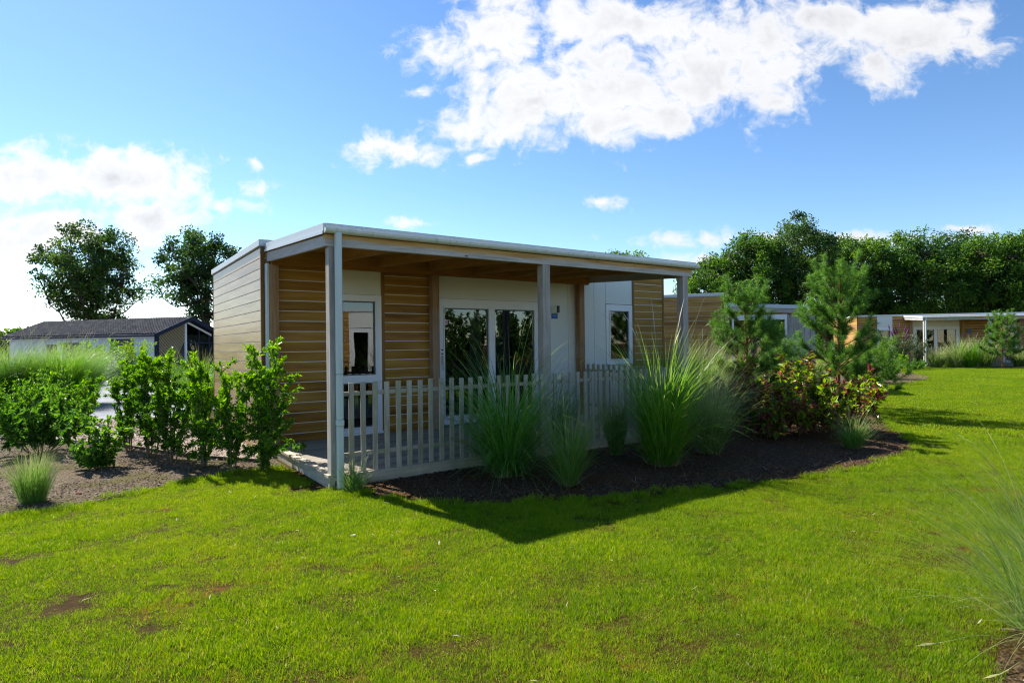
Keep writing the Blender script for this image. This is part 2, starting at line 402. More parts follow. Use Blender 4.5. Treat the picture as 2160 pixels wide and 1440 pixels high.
def beam_front_mat():
    mt, t, out = new_mat('front_beam_weathered_below_fresh_above')
    tc = t.node('ShaderNodeTexCoord'); P = tc.outputs['Object']
    G = t.vmath('MULTIPLY', P, (1.6, 20, 26)); n1 = t.noise(G, 1.0, 6, .6, .5); n2 = t.noise(t.vmath('MULTIPLY', P, (.9, 4, 7)), 1.0, 5, .6, .8)
    grey = t.ramp(n1, [(.3, (.34, .30, .27)), (.5, (.50, .46, .43)), (.72, (.62, .59, .56))])
    fresh = t.ramp(n1, [(.3, (.38, .20, .06)), (.5, (.56, .33, .12)), (.72, (.64, .43, .20))])
    sp = t.node('ShaderNodeSeparateXYZ', inp={0: P})
    edge = t.math('ADD', sp.outputs[2], t.math('MULTIPLY', t.math('SUBTRACT', n2, .5), .14))
    c = t.mix(t.maprange(edge, 2.615, 2.65, 0, 1, True), grey, fresh)
    vo = t.node('ShaderNodeTexVoronoi', inp={'Vector': t.vmath('MULTIPLY', P, (2.6, 5, 7.5)), 'Scale': 1.0})
    kn = t.maprange(vo.outputs['Distance'], .05, .10, 1, 0, True)
    c = t.mix(t.math('MULTIPLY', kn, .85), c, (.05, .025, .012))
    principled(t, out, c, .8, .3, bump=n1, bstr=.2, bdist=.004)
    return mt
M['fbeam'] = beam_front_mat()

def deck_mat():
    mt, t, out = new_mat('grooved_grey_deck')
    tc = t.node('ShaderNodeTexCoord'); P = tc.outputs['Object']
    sp = t.node('ShaderNodeSeparateXYZ', inp={0: P})
    k = t.math('FLOOR', t.math('DIVIDE', sp.outputs[1], .145))
    wn = t.node('ShaderNodeTexWhiteNoise', noise_dimensions='1D'); t.l.new(k, wn.inputs['W'])
    G = t.vmath('ADD', t.vmath('MULTIPLY', P, (1.5, 30, 30)), t.vmath('MULTIPLY', wn.outputs['Color'], (9, 9, 9)))
    n1 = t.noise(G, 1.0, 5, .6); n2 = t.noise(P, 1.8, 4, .6)
    c = t.ramp(t.math('ADD', t.math('MULTIPLY', n1, .7), t.math('MULTIPLY', wn.outputs['Value'], .3)), [(.3, (.22, .185, .15)), (.55, (.33, .29, .24)), (.8, (.42, .38, .32))])
    c = t.mix(t.math('MULTIPLY', t.maprange(n2, .45, .65, 0, 1, True), .4), c, (.24, .27, .14))
    wv = t.math('SINE', t.math('MULTIPLY', sp.outputs[1], 2 * math.pi / .0145))
    principled(t, out, c, .75, .35, bump=wv, bstr=.6, bdist=.004)
    return mt
M['deck'] = deck_mat()

# leaves / blades (base colours only; translucency does the back-lit glow)
M['lawn_blade'] = None
M['misc_dark'] = leaf_mat('broad_grass_blade', [(.04, .14, .022), (.08, .24, .034), (.14, .34, .05), (.27, .42, .10)], .40, .4, .35, ((.42, .40, .22), .72, .6))
M['misc_bright'] = leaf_mat('bright_grass_blade', [(.03, .11, .010), (.065, .21, .016), (.11, .28, .022), (.22, .35, .06)], .45, .4, .35, ((.50, .48, .25), .72, .6))
M['misc_fine'] = leaf_mat('fine_grass_blade', [(.045, .125, .020), (.085, .21, .034), (.15, .29, .055), (.27, .35, .10)], .42, .45, .3, ((.48, .42, .24), .6, .65))
M['misc_pale'] = leaf_mat('pale_feathery_blade', [(.07, .15, .035), (.13, .24, .055), (.21, .32, .09), (.34, .40, .17)], .45, .5, .25, ((.55, .48, .30), .55, .7))
M['privet'] = leaf_mat('fresh_green_oval_leaf', [(.025, .09, .010), (.055, .17, .014), (.12, .29, .018), (.22, .42, .03)], .5, .42, .35)
M['dog_green'] = leaf_mat('mid_green_leaf', [(.028, .09, .014), (.06, .17, .02), (.12, .27, .03), (.20, .37, .045)], .48, .42, .3)
M['dog_red'] = leaf_mat('green_to_maroon_leaf', [(.15, .04, .03), (.09, .17, .02), (.13, .25, .022), (.20, .34, .025), (.28, .38, .03), (.28, .11, .07), (.22, .06, .05)], .46, .33, .5, accent=((.20, .065, .055), .27))
M['light_shrub'] = leaf_mat('yellow_green_leaf', [(.05, .13, .015), (.10, .24, .02), (.19, .36, .03), (.28, .42, .05)], .45, .4, .4)
M['grey_shrub'] = leaf_mat('grey_green_leaf', [(.05, .085, .035), (.09, .13, .055), (.15, .19, .09), (.22, .26, .14)], .35, .5, .3)
M['needle'] = leaf_mat('long_pine_needle', [(.03, .10, .018), (.06, .17, .026), (.11, .25, .036), (.18, .33, .05)], .42, .4, .35)
M['tree_dark'] = leaf_mat('dark_broadleaf', [(.013, .042, .011), (.030, .083, .018), (.062, .135, .024), (.11, .19, .028)], .38, .45, .3)
M['tree_mid'] = leaf_mat('mid_broadleaf', [(.022, .070, .011), (.050, .13, .018), (.10, .215, .026), (.18, .31, .035)], .44, .45, .3)
M['purple'] = plain_mat('purple_flower', (.13, .02, .13), .8, .2, .3)

# ------------------------------------------------------------------ cabins
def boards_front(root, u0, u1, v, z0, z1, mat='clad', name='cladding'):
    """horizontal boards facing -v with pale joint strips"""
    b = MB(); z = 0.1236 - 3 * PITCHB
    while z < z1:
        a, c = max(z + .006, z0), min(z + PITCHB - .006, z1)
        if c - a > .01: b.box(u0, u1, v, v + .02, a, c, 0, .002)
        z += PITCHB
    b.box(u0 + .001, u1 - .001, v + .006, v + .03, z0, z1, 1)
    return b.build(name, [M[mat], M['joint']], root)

def boards_side(root, u, v0, v1, z0, z1, sgn=-1, name='side_cladding', mat='clad_side'):
    b = MB(); z = 0.1236 - 3 * PITCHB
    lo, hi = (u, u + .02) if sgn < 0 else (u - .02, u)
    l2, h2 = (u + .008, u + .03) if sgn < 0 else (u - .03, u - .008)
    while z < z1:
        a, c = max(z + .006, z0), min(z + PITCHB - .006, z1)
        if c - a > .01: b.box(lo, hi, v0, v1, a, c, 0, .002)
        z += PITCHB
    b.box(l2, h2, v0 + .001, v1 - .001, z0, z1, 1)
    return b.build(name, [M[mat], M['joint_dark']], root)

def window_part(root, W, u0, u1, z0, z1, panes, name='window', fw=.0):
    """frame with rectangular openings; panes = list of (u0,u1,z0,z1)"""
    b = MB(); vf = W - .012
    us = sorted({u0, u1} | {x for p in panes for x in p[:2]}); zs = sorted({z0, z1} | {x for p in panes for x in p[2:]})
    for i in range(len(us) - 1):
        for j in range(len(zs) - 1):
            cu, cz = (us[i] + us[i + 1]) / 2, (zs[j] + zs[j + 1]) / 2
            if not any(p[0] < cu < p[1] and p[2] < cz < p[3] for p in panes):
                b.box(us[i], us[i + 1], vf, W + .07, zs[j], zs[j + 1])
    fr = b.build(name, M['upvc'], root)
    for p in panes:
        s = MB(); e = .022   # raised sash lip round each pane
        for (a, c, d, f) in ((p[0] - e, p[1] + e, p[3], p[3] + e), (p[0] - e, p[1] + e, p[2] - e, p[2]), (p[0] - e, p[0], p[2], p[3]), (p[1], p[1] + e, p[2], p[3])):
            s.box(a, c, vf - .016, vf - .0005, d, f, 0, .003)
        s.build('sash', M['upvc'], fr)
        g = MB(); e = .018
        for (a, c, d, f) in ((p[0], p[1], p[3] - e, p[3]), (p[0], p[1], p[2], p[2] + e), (p[0], p[0] + e, p[2] + e, p[3] - e), (p[1] - e, p[1], p[2] + e, p[3] - e)):
            g.box(a + .0005, c - .0005, vf + .010, W + .05, d + .0005, f - .0005)
        g.build('gasket', M['gasket'], fr)
        q = MB(); q.box(p[0] + e, p[1] - e, vf + .03, vf + .036, p[2] + e, p[3] - e); q.build('pane', M['glass'], fr)
    return fr

def build_cabin(name, loc, yaw, label, cat, group, uL, uR, W, H, sections, canopy=None, posts=(), back_posts=(), ztop=3.02, rafters=(), side_mat='clad_far'):
    root = empty(name, loc, yaw, label, cat, group)
    z0 = GZ + .02; zt = ztop - .11
    # shell: core walls behind the cladding
    b = MB(); th = .10
    b.box(uL + .03, uL + .13, W + .03, W + H - .03, GZ - .05, zt)
    b.box(uR - .13, uR - .03, W + .03, W + H - .03, GZ - .05, zt)
    b.box(uL + .13, uR - .13, W + H - .13, W + H - .03, GZ - .05, zt)
    for s in sections:
        if s[0] == 'clad' or s[0] == 'panel':
            zz0 = s[3] if len(s) > 3 else GZ - .05; zz1 = s[4] if len(s) > 4 else zt
            b.box(max(s[1], uL + .13), min(s[2], uR - .13), W + .03, W + .12, zz0, min(zz1, zt))
    b.build('inner_wall', M['inside'], root)
    fl = MB(); fl.box(uL + .13, uR - .13, W + .121, W + H - .131, -.12, -.05); fl.build('inner_floor', M['inside'], root)
    for s in sections:
        if s[0] == 'clad':
            zz0 = s[3] if len(s) > 3 else z0; zz1 = s[4] if len(s) > 4 else zt
            boards_front(root, s[1], s[2], W, zz0, zz1)
        elif s[0] == 'panel':
            zz0 = s[3] if len(s) > 3 else z0; zz1 = s[4] if len(s) > 4 else zt
            pb = MB(); pb.box(s[1] + .003, s[2] - .003, W + .002, W + .022, zz0 + .003, zz1 - .003, 0, .0015)
            pb.box(s[1], s[2], W + .010, W + .0295, zz0, zz1, 1)
            pb.build('wall_panel', [M['panel'], M['seam']], root)
        elif s[0] == 'trim':
            pb = MB(); pb.box(s[1], s[2], W - .008, W + .03, z0, zt, 0, .002); pb.build('trim_board', M['clad_trim'], root)
        elif s[0] == 'window':
            window_part(root, W, s[1], s[2], s[3], s[4], s[5], s[6] if len(s) > 6 else 'window')
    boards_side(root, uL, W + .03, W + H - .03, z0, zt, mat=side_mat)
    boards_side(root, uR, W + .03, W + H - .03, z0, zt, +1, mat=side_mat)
    bb = MB(); bb.box(uL + .03, uR - .03, W + H - .03, W + H, z0, zt); bb.build('back_wall', M['clad_side'], root)
    ct = MB(); ct.box(uL - .004, uL + .05, W - .010, W + .0295, z0, zt + .01, 0, .003); ct.build('corner_trim', M['clad_trim'], root)
    ct = MB(); ct.box(uR - .05, uR + .004, W - .010, W + .0295, z0, zt + .01, 0, .003); ct.build('corner_trim', M['clad_trim'], root)
    ct = MB(); ct.box(uL - .004, uL + .03, W + H - .0295, W + H + .01, z0, zt + .01, 0, .003); ct.build('corner_trim', M['clad_trim'], root)
    # roof and its metal edging
    rf = MB(); rf.box(uL - .01, uR + .01, W - .01, W + H + .01, zt, ztop - .03); rf = rf.build('roof', M['roof'], root)
    e = MB(); o_ = .03
    e.box(uL - o_, uL + .06, W - o_, W + H + o_, zt + .012, ztop, 0, .004); e.box(uR - .06, uR + o_, W - o_, W + H + o_, zt + .012, ztop, 0, .004)
    e.box(uL + .0605, uR - .0605, W - o_, W + .06, zt + .012, ztop, 0, .004); e.box(uL + .0605, uR - .0605, W + H - .06, W + H + o_, zt + .012, ztop, 0, .004)
    e.build('roof_edging', M['alu'], rf)
    if canopy:
        c0, c1, zf, zb = canopy        # u range, roof top at front (v=0) and at the wall
        PW = .135
        def lerp(v): return zf + (zb - zf) * v / W
        # soffit boards and roof sheet
        s = MB(); s.sloped(c0 + .02, c1 - .02, .03, W - .035, lerp(0.03) - .075, lerp(.03) - .05, lerp(W) - .075, lerp(W) - .05); s.build('soffit', M['ceiling'], root)
        s = MB(); s.sloped(c0, c1, .0, W - .035, zf - .048, zf - .008, zb - .048, zb - .008); cr = s.build('canopy_roof', M['roof'], root)
        # side fascias: metal band with a projecting lower lip
        for uu, sg in ((c0, -1), (c1, 1)):
            s = MB(); a, c = (uu - .025, uu) if sg < 0 else (uu, uu + .025)
            s.sloped(a, c, -.02, W + .10 if uu == c0 and c0 < uL else W - .032, zf - .100, zf, zb - .100 + (.006 if uu == c0 else 0), zb + (.006 if uu == c0 else 0))
            a, c = (uu - .034, uu - .0255) if sg < 0 else (uu + .0255, uu + .034)
            s.sloped(a, c, -.02, W - .035, zf - .118, zf - .085, zb - .118, zb - .085)
            s.build('side_fascia', M['alu'], cr)
            s = MB(); a, c = (uu + .0, uu + .045) if sg < 0 else (uu - .045, uu)
            s.sloped(a, c, .065, W - .036, zf - .245, zf - .124, zb - .262, zb - .124)
            s.build('side_beam', M['sbeam'], root)
        s = MB(); s.box(c0 - .0, c1, -.025, -.001, zf - .058, zf + .001, 0, .003)
        s.box(c0, c1, -.0255, .05, zf + .0015, zf + .004, 0)
        s.build('front_fascia', M['alu'], cr)
        # gutter: half-round with a rolled lip
        g = MB(); n = 9
        prof = [(-.09, zf - .052), (-.098, zf - .060), (-.094, zf - .085), (-.080, zf - .102), (-.055, zf - .110), (-.026, zf - .108), (-.026, zf - .060), (-.034, zf - .060), (-.034, zf - .098), (-.055, zf - .100), (-.075, zf - .094), (-.085, zf - .080), (-.086, zf - .062)]
        ua, ub = c0 - .02, c1 + .035
        for i in range(len(prof)):
            p, q = prof[i], prof[(i + 1) % len(prof)]
            g.quad([(ua, p[0], p[1]), (ub, p[0], p[1]), (ub, q[0], q[1]), (ua, q[0], q[1])])
        for x in (ua, ub): g.quad([(x, -.095, zf - .056), (x, -.092, zf - .09), (x, -.055, zf - .112), (x, -.026, zf - .110), (x, -.026, zf - .056)])
        g.build('gutter', M['gutter'], cr)
        # front beam
        s = MB(); s.box(c0 - .0, c1 - .09, .0, .062, zf - .245, zf - .112, 0, .004); s.build('front_beam', M['fbeam'], root)
        s = MB(); s.box(max(c0, uL) + .05, c1 - .05, W - .10, W - .036, zb - .31, zb - .081, 0, .003); s.build('ledger', M['under_x'], root)
        for r in rafters:
            s = MB(); s.sloped(r, r + .06, .064, W - .101, zf - .228, zf - .079, zb - .245, zb - .079); s.build('rafter', M['under'], root)
        for k, (pu, zbot, foot) in enumerate(posts):
            s = MB(); s.box(pu, pu + PW, 0.002, PW, zbot, zf - .246, 0, .006); s.build('post', M['post'], root)
        for pu in back_posts:
            s = MB(); s.box(pu, pu + PW, W - PW - .03, W - .03, 0.0, zb - .311, 0, .005); s.build('post', M['post_fresh'], root)
    return root

W0 = 2.7072; HD = 4.13
main = build_cabin('holiday_cabin', tuple(HO), YAW, 'large wood-clad holiday cabin in the middle with covered terrace and open timber posts', 'cabin', None,
    uL=-.12, uR=8.70, W=W0, H=HD,
    sections=[('clad', -.07, .955), ('window', .98, 1.752, .045, 2.262, [(1.09, 1.642, .127, .84), (1.09, 1.642, .964, 2.158)]), ('panel', .955, 1.752, 2.264, 2.92),
              ('trim', 1.752, 1.812), ('clad', 1.812, 2.63), ('clad', 2.63, 2.78),
              ('window', 2.805, 5.04, .03, 2.255, [(2.925, 3.85, .181, 2.09), (3.984, 4.912, .181, 2.09)], 'sliding_door'), ('panel', 2.78, 5.04, 2.257, 2.92),
              ('panel', 5.04, 5.793), ('panel', 5.793, 6.513), ('panel', 6.513, 6.850), ('panel', 6.850, 7.655, 2.276, 2.92), ('panel', 6.850, 7.655, GZ + .02, .966),
              ('window', 6.852, 7.645, .97, 2.268, [(6.965, 7.526, 1.092, 2.129)]), ('trim', 7.66, 7.72), ('clad', 7.72, 8.652)],
    canopy=(-.045, 6.345, 2.797, 2.955), posts=[(0.0, -.07, 0), (3.0231, 0.0, 0), (6.0376, -.12, 0)], back_posts=(-.04, 2.615, 5.965), rafters=(.80, 1.66, 2.58, 3.50, 4.35, 5.20), side_mat='clad_side')

def part(b, name, mat, parent): return b.build(name, M[mat] if isinstance(mat, str) else mat, parent)
kids = lambda o, n: [c for c in bpy.data.objects if c.parent == o and c.name.split('.')[0] == n]
door = kids(main, 'sliding_door')[0]
# centre sash stile and threshold of the door
part(MB().box(3.853, 3.982, W0 - .036, W0 - .029, .16, 2.11, 0, .002), 'stile', 'upvc', door)
part(MB().box(2.80, 5.04, W0 - .05, W0 + .02, .0, .03), 'threshold', 'gasket', door)
part(MB().box(2.862, 2.885, W0 - .045, W0 - .0125, 1.10, 1.25, 0, .004).box(2.866, 2.881, W0 - .052, W0 - .0455, 1.00, 1.10, 0, .003), 'handle', 'steel', door)
for z_ in (1.352, 1.285): part(MB().tube([(2.873, W0 - .032, z_), (2.873, W0 - .0125, z_)], [.012, .014], 12), 'lock', 'black', door)
# cills below the windows
w = kids(main, 'window')
part(MB().box(.97, 1.762, W0 - .04, W0 + .02, .005, .043, 0, .003), 'sill', 'upvc', w[0])
part(MB().box(.985, 1.747, W0 - .030, W0 - .0125, .855, .95, 0, .003), 'transom', 'upvc', w[0])
part(MB().box(6.86, 7.64, W0 - .03, W0 - .0125, .975, 1.005, 0, .003), 'sill', 'upvc', w[1])
# curtains and radiator behind the glass
def curtain(u0, u1, v, z0, z1, name='curtain'):
    b = MB(); n = int((u1 - u0) / .02)
    for i in range(n):
        a, c = u0 + (u1 - u0) * i / n, u0 + (u1 - u0) * (i + 1) / n
        b.quad([(a, v + .03 * math.sin(i * 1.05), z0), (c, v + .03 * math.sin((i + 1) * 1.05), z0), (c, v + .03 * math.sin((i + 1) * 1.05), z1), (a, v + .03 * math.sin(i * 1.05), z1)])
    o = b.build(name, M['curtain'], main, smooth=True); return o
curtain(3.58, 3.86, W0 + .22, .05, 2.2); curtain(3.98, 4.28, W0 + .22, .05, 2.2); curtain(1.05, 1.2, W0 + .22, .05, 2.2); curtain(6.95, 7.1, W0 + .22, 1.0, 2.2)
rad = MB()
for i in range(22): rad.box(1.02 + i * .032, 1.05 + i * .032, W0 + .20, W0 + .24, .26, .56, 0, .004)
rad.box(1.0, 1.74, W0 + .24, W0 + .28, .24, .58)
rad = rad.build('radiator', M['radiator'], None, loc=tuple(HO)); rad.rotation_euler.z = YAW
tag(rad, 'white radiator seen low through the tall narrow terrace window', 'radiator')
# corner strip, downpipe
part(MB().box(-.075, -.042, W0 - .15, W0 - .035, 0, 2.66, 0, .004), 'corner_strip', 'pipe', main)
dp = MB(); dp.box(.045, .116, -.100, -.036, 1.12, 2.70, 0, .010); dp.box(.041, .120, -.104, -.032, .55, .62, 0, .008); dp.box(.045, .116, -.100, -.036, GZ - .06, .5499, 0, .010); dp.box(.045, .116, -.100, -.036, .6201, 1.1199, 0, .010)
part(dp, 'downpipe', 'pipe', main)
# deck
dk = MB(); v = .03
while v < W0 - .02:
    dk.box(.068, 6.16, v, min(v + .140, W0 - .005), -.03, 0.0, 0, .003); v += .145
dk = part(dk, 'deck', 'deck', main)
part(MB().box(-.035, .064, .0, W0 + .03, -.035, .002, 0, .004), 'deck_edge', 'rail_y', dk)
part(MB().box(-.02, .045, .0, W0 + .03, -.17, -.0355, 0, .004), 'deck_edge', 'rail_y', dk)
part(MB().box(.14, 6.16, -.030, -.001, -.128, -.004, 0, .004), 'deck_board', 'rail', dk)
part(MB().box(.10, 6.16, -.022, .02, -.20, -.1285, 0, .003), 'deck_board', 'rail', dk)

def wall_lamp():
    o = MB(); z0, z1 = 2.06, 2.19
    n = 14
    def half(u0, u1, depth, z0, z1, mi):
        cu = (u0 + u1) / 2; hw = (u1 - u0) / 2
        ring = [(cu - hw * math.cos(math.pi * i / n), W0 - .002 - depth * math.sin(math.pi * i / n)) for i in range(n + 1)]
        for i in range(n):
            o.quad([(ring[i][0], ring[i][1], z0), (ring[i + 1][0], ring[i + 1][1], z0), (ring[i + 1][0], ring[i + 1][1], z1), (ring[i][0], ring[i][1], z1)], mi)
        for z in (z0, z1): o.quad([(p[0], p[1], z) for p in ring], mi)
    half(5.325, 5.56, .07, z0, z1, 0); 
    l = o.build('wall_lamp', M['pipe'], main)
    o = MB(); half(5.425, 5.525, .10, z0 - .002, z1 + .002, 0); o.build('lamp_cover', M['black'], l)
wall_lamp()
def text_obj(body, size, loc_uvz, mat, parent, name='lettering', depth=.001):
    cu = bpy.data.curves.new(name, 'FONT'); cu.body = body; cu.size = size; cu.align_x = 'CENTER'; cu.align_y = 'CENTER'; cu.extrude = depth
    o = bpy.data.objects.new(name, cu); COL.objects.link(o)
    dg = bpy.context.evaluated_depsgraph_get(); me = bpy.data.meshes.new_from_object(o.evaluated_get(dg)); me.name = name
    bpy.data.objects.remove(o); o = bpy.data.objects.new(name, me); COL.objects.link(o)
    me.materials.clear(); me.materials.append(mat)
    o.parent = parent; o.location = loc_uvz; o.rotation_euler = (R(90), 0, 0); return o
sg = MB().box(5.354, 5.512, W0 - .010, W0 - .001, 1.94, 2.04, 0, .002).build('number_sign', M['blue']); sg.location = tuple(HO); sg.rotation_euler.z = YAW
tag(sg, 'small blue house number sign below the wall lamp', 'sign')
text_obj('146', .062, (5.433, W0 - .0115, 1.992), M['sign_text'], sg, 'number')
ns = MB().box(2.935, 3.005, W0 + .012, W0 + .0165, 1.80, 1.885).build('no_smoking_sign', M['sticker']); ns.location = tuple(HO); ns.rotation_euler.z = YAW
tag(ns, 'square no smoking sticker in the corner of the sliding door glass', 'sign')
rg = MB(); cx, cz = 2.970, 1.8425
for i in range(28):
    a, c = 2 * math.pi * i / 28, 2 * math.pi * (i + 1) / 28
    rg.quad([(cx + r_ * math.cos(t_), W0 + .0105, cz + r_ * math.sin(t_)) for r_, t_ in ((.024, a), (.031, a), (.031, c), (.024, c))])
rg.quad([(cx - .021, W0 + .0100, cz + .016), (cx - .016, W0 + .0100, cz + .021), (cx + .021, W0 + .0100, cz - .016), (cx + .016, W0 + .0100, cz - .021)])
rg.build('red_ring', M['red'], ns)
part(MB().box(2.950, 2.988, W0 + .0112, W0 + .0118, 1.839, 1.846), 'cigarette', 'black', ns)

# picket fences: each section its own thing
def fence(loc_uv, yaw, length, n, first, pitch, label, rail_mat='rail'):
    x, y = uv2w(*loc_uv)
    f = empty('picket_fence', (x, y, 0), yaw, label, 'fence', 'picket fence sections round the terrace')
    rng = random.Random(int(length * 100))
    p0 = None
    for i in range(n):
        if p0 is None:
            p0 = MB().box(-.030, .030, -.024, -.001, 0, 1.027, 0, .003).build('picket', M['picket'], f); o = p0
        else: o = p0.copy(); COL.objects.link(o); o.parent = f
        o.location = (first + i * pitch + rng.uniform(-.004, .004), 0, -.008 + rng.uniform(-.006, .006)); o.rotation_euler = (rng.uniform(-.004, .004), rng.uniform(-.006, .006), rng.uniform(-.03, .03))
    for z in (.868, .175):
        MB().box(0, length, 0, .034, z, z + .047, 0, .003).build('rail', M[rail_mat], f)
    return f
fence((.137, .030), YAW, 2.884, 20, .100, .1455, 'weathered picket fence between corner post and middle terrace post')
fence((3.16, .030), YAW, 2.876, 20, .075, .1455, 'weathered picket fence behind tall grass right of middle terrace post')
fence((6.10, W0 - .165), YAW - R(90), 2.40, 16, .10, .1455, 'short picket fence closing the far right end of the terrace', 'rail')

# far neighbour with terrace facing the lawn (same build, larger bay)
h3 = build_cabin('holiday_cabin', (23.96, 34.9, 0), R(-12.8), 'distant flat-roofed cabin across the lawn at the right edge', 'cabin', 'neighbouring flat-roofed cabins', uL=-2.69, uR=9.5, W=2.7, H=5.0,
    sections=[('clad', -2.64, -1.54), ('panel', -1.54, -.67, 2.25, 2.92), ('panel', -1.54, -.67, GZ, .25), ('window', -1.53, -.68, .25, 2.25, [(-1.40, -.80, .4, 2.05)]), ('clad', -.67, .38),
              ('panel', .38, 3.02, 2.25, 2.92), ('window', .45, 3.02, .02, 2.25, [(.66, 1.62, .18, 2.05), (1.80, 2.80, .18, 2.05)], 'sliding_door'), ('clad', 3.02, 5.3), ('window', 5.3, 6.05, .02, 2.25, [(5.4, 5.95, .15, 2.05)]), ('panel', 5.3, 6.05, 2.25, 2.92), ('clad', 6.05, 9.45)],
    canopy=(-.045, 6.6, 2.797, 2.955), posts=[(0, -.07, 0), (3.31, 0, 0), (6.3, 0, 0)], back_posts=(.24, 3.1, 6.1))
part(MB().box(.045, .116, -.10, -.03, GZ - .05, 2.70, 0, .01), 'downpipe', 'pipe', h3)
part(MB().box(0, 6.6, 0, 2.7, -.12, 0), 'deck', 'deck', h3)
part(MB().box(3.45, 3.62, 2.68, 2.699, 1.8, 2.05), 'number_plate', 'blue', h3)
f3 = empty('picket_fence', (h3.location.x + .14, h3.location.y, 0), R(-12.8), 'distant pale picket fence in front of the far cabin terrace', 'fence')
for i in range(38):
    if i == 0: pk = MB().box(-.03, .03, -.024, 0, -.01, 1.02).build('picket', M['picket'], f3); o = pk
    else: o = pk.copy(); COL.objects.link(o); o.parent = f3
    o.location = (.1 + i * .155, 0, 0)
for z in (.868, .175): MB().box(0, 6, 0.001, .034, z, z + .047).build('rail', M['rail'], f3)

# neighbour behind the pines: gable wall towards the camera, lower canopy with a glazed screen
h2 = build_cabin('holiday_cabin', (9.43, 18.64, 0), R(71.5), 'neighbouring cabin behind the pines with long boarded end wall and white screen', 'cabin', 'neighbouring flat-roofed cabins', uL=-.12, uR=7.5, W=2.7, H=4.13,
    sections=[('clad', -.07, 1.2), ('panel', 1.2, 3.9, 2.2, 2.92), ('window', 1.2, 3.9, .02, 2.2, [(1.4, 2.5, .15, 2.05), (2.65, 3.75, .15, 2.05)], 'sliding_door'), ('clad', 3.9, 7.45)],
    canopy=(-.045, 5.2, 2.53, 2.69), posts=[(0, -.07, 0), (4.9, 0, 0)], back_posts=(-.04, 4.9))
sc_ = MB(); sc_.box(-.01, .05, .80, 2.44, 2.12, 2.29, 0, .004); sc_.box(-.01, .05, .80, .87, 0, 2.1195, 0, .004); sc_.box(-.01, .05, 2.37, 2.44, 0, 2.1195, 0, .004); sc_.box(-.01, .05, .8705, 2.3695, 0, .12, 0, .004)
part(sc_, 'screen_frame', 'upvc', h2)
wb = MB()
for i in range(4): wb.box(0.0, .03, .14 + i * .165, .30 + i * .165, 0.0, 2.27, 0, .004)
part(wb, 'screen_board', 'post', h2)
part(MB().box(0, 5.2, 0, 2.7, -.12, 0), 'deck', 'deck', h2)

# the cabin across the lawn, seen mirrored in the terrace windows
x, y = 12.6 + 4.2, -.6 + 5.2
h4 = build_cabin('holiday_cabin', (x, y, 0), YAW + R(180), 'cabin across the lawn that shows only mirrored in the tall terrace window', 'cabin', 'neighbouring flat-roofed cabins', uL=5.3, uR=12.0, W=0.0, H=4.13,
    sections=[('clad', 5.35, 6.2), ('panel', 6.2, 7.43, 2.22, 2.92), ('panel', 6.2, 7.43, GZ, .2), ('window', 6.2, 7.43, .2, 2.2, [(6.59, 7.22, .3, 2.03)]), ('clad', 7.43, 11.95)])

# ------------------------------------------------------------------ ground
rs = np.random.RandomState
def noise2(x, y, seed=0, oct=3):
    """cheap value noise for scattering, about 0..1"""
    r = rs(seed); tot = 0; amp = 1; s = 0
    x = np.asarray(x, float); y = np.asarray(y, float)
    for k in range(oct):
        tab = r.rand(64, 64); fx = x * 2 ** k; fy = y * 2 ** k
        xi = np.floor(fx).astype(int); yi = np.floor(fy).astype(int); tx = fx - xi; ty = fy - yi
        tx = tx * tx * (3 - 2 * tx); ty = ty * ty * (3 - 2 * ty)
        a = tab[xi % 64, yi % 64]; b = tab[(xi + 1) % 64, yi % 64]; c = tab[xi % 64, (yi + 1) % 64]; d = tab[(xi + 1) % 64, (yi + 1) % 64]
        tot = tot + amp * ((a * (1 - tx) + b * tx) * (1 - ty) + (c * (1 - tx) + d * tx) * ty); s += amp; amp *= .5
    return tot / s

def in_poly(x, y, poly):
    x = np.asarray(x); y = np.asarray(y); c = np.zeros(x.shape, bool); n = len(poly)
    for i in range(n):
        x0, y0 = poly[i]; x1, y1 = poly[(i + 1) % n]
        if y0 == y1: continue
        c ^= ((y0 > y) != (y1 > y)) & (x < (x1 - x0) * (y - y0) / (y1 - y0) + x0)
    return c

def smooth_poly(pts, n=6):
    """Catmull-Rom through an open list"""
    out = []
    for i in range(len(pts) - 1):
        p0 = pts[max(i - 1, 0)]; p1 = pts[i]; p2 = pts[i + 1]; p3 = pts[min(i + 2, len(pts) - 1)]
        for k in range(n):
            t = k / n
            out.append(tuple(.5 * ((2 * p1[j]) + (-p0[j] + p2[j]) * t + (2 * p0[j] - 5 * p1[j] + 4 * p2[j] - p3[j]) * t * t + (-p0[j] + 3 * p1[j] - 3 * p2[j] + p3[j]) * t ** 3) for j in (0, 1)))
    out.append(pts[-1]); return out

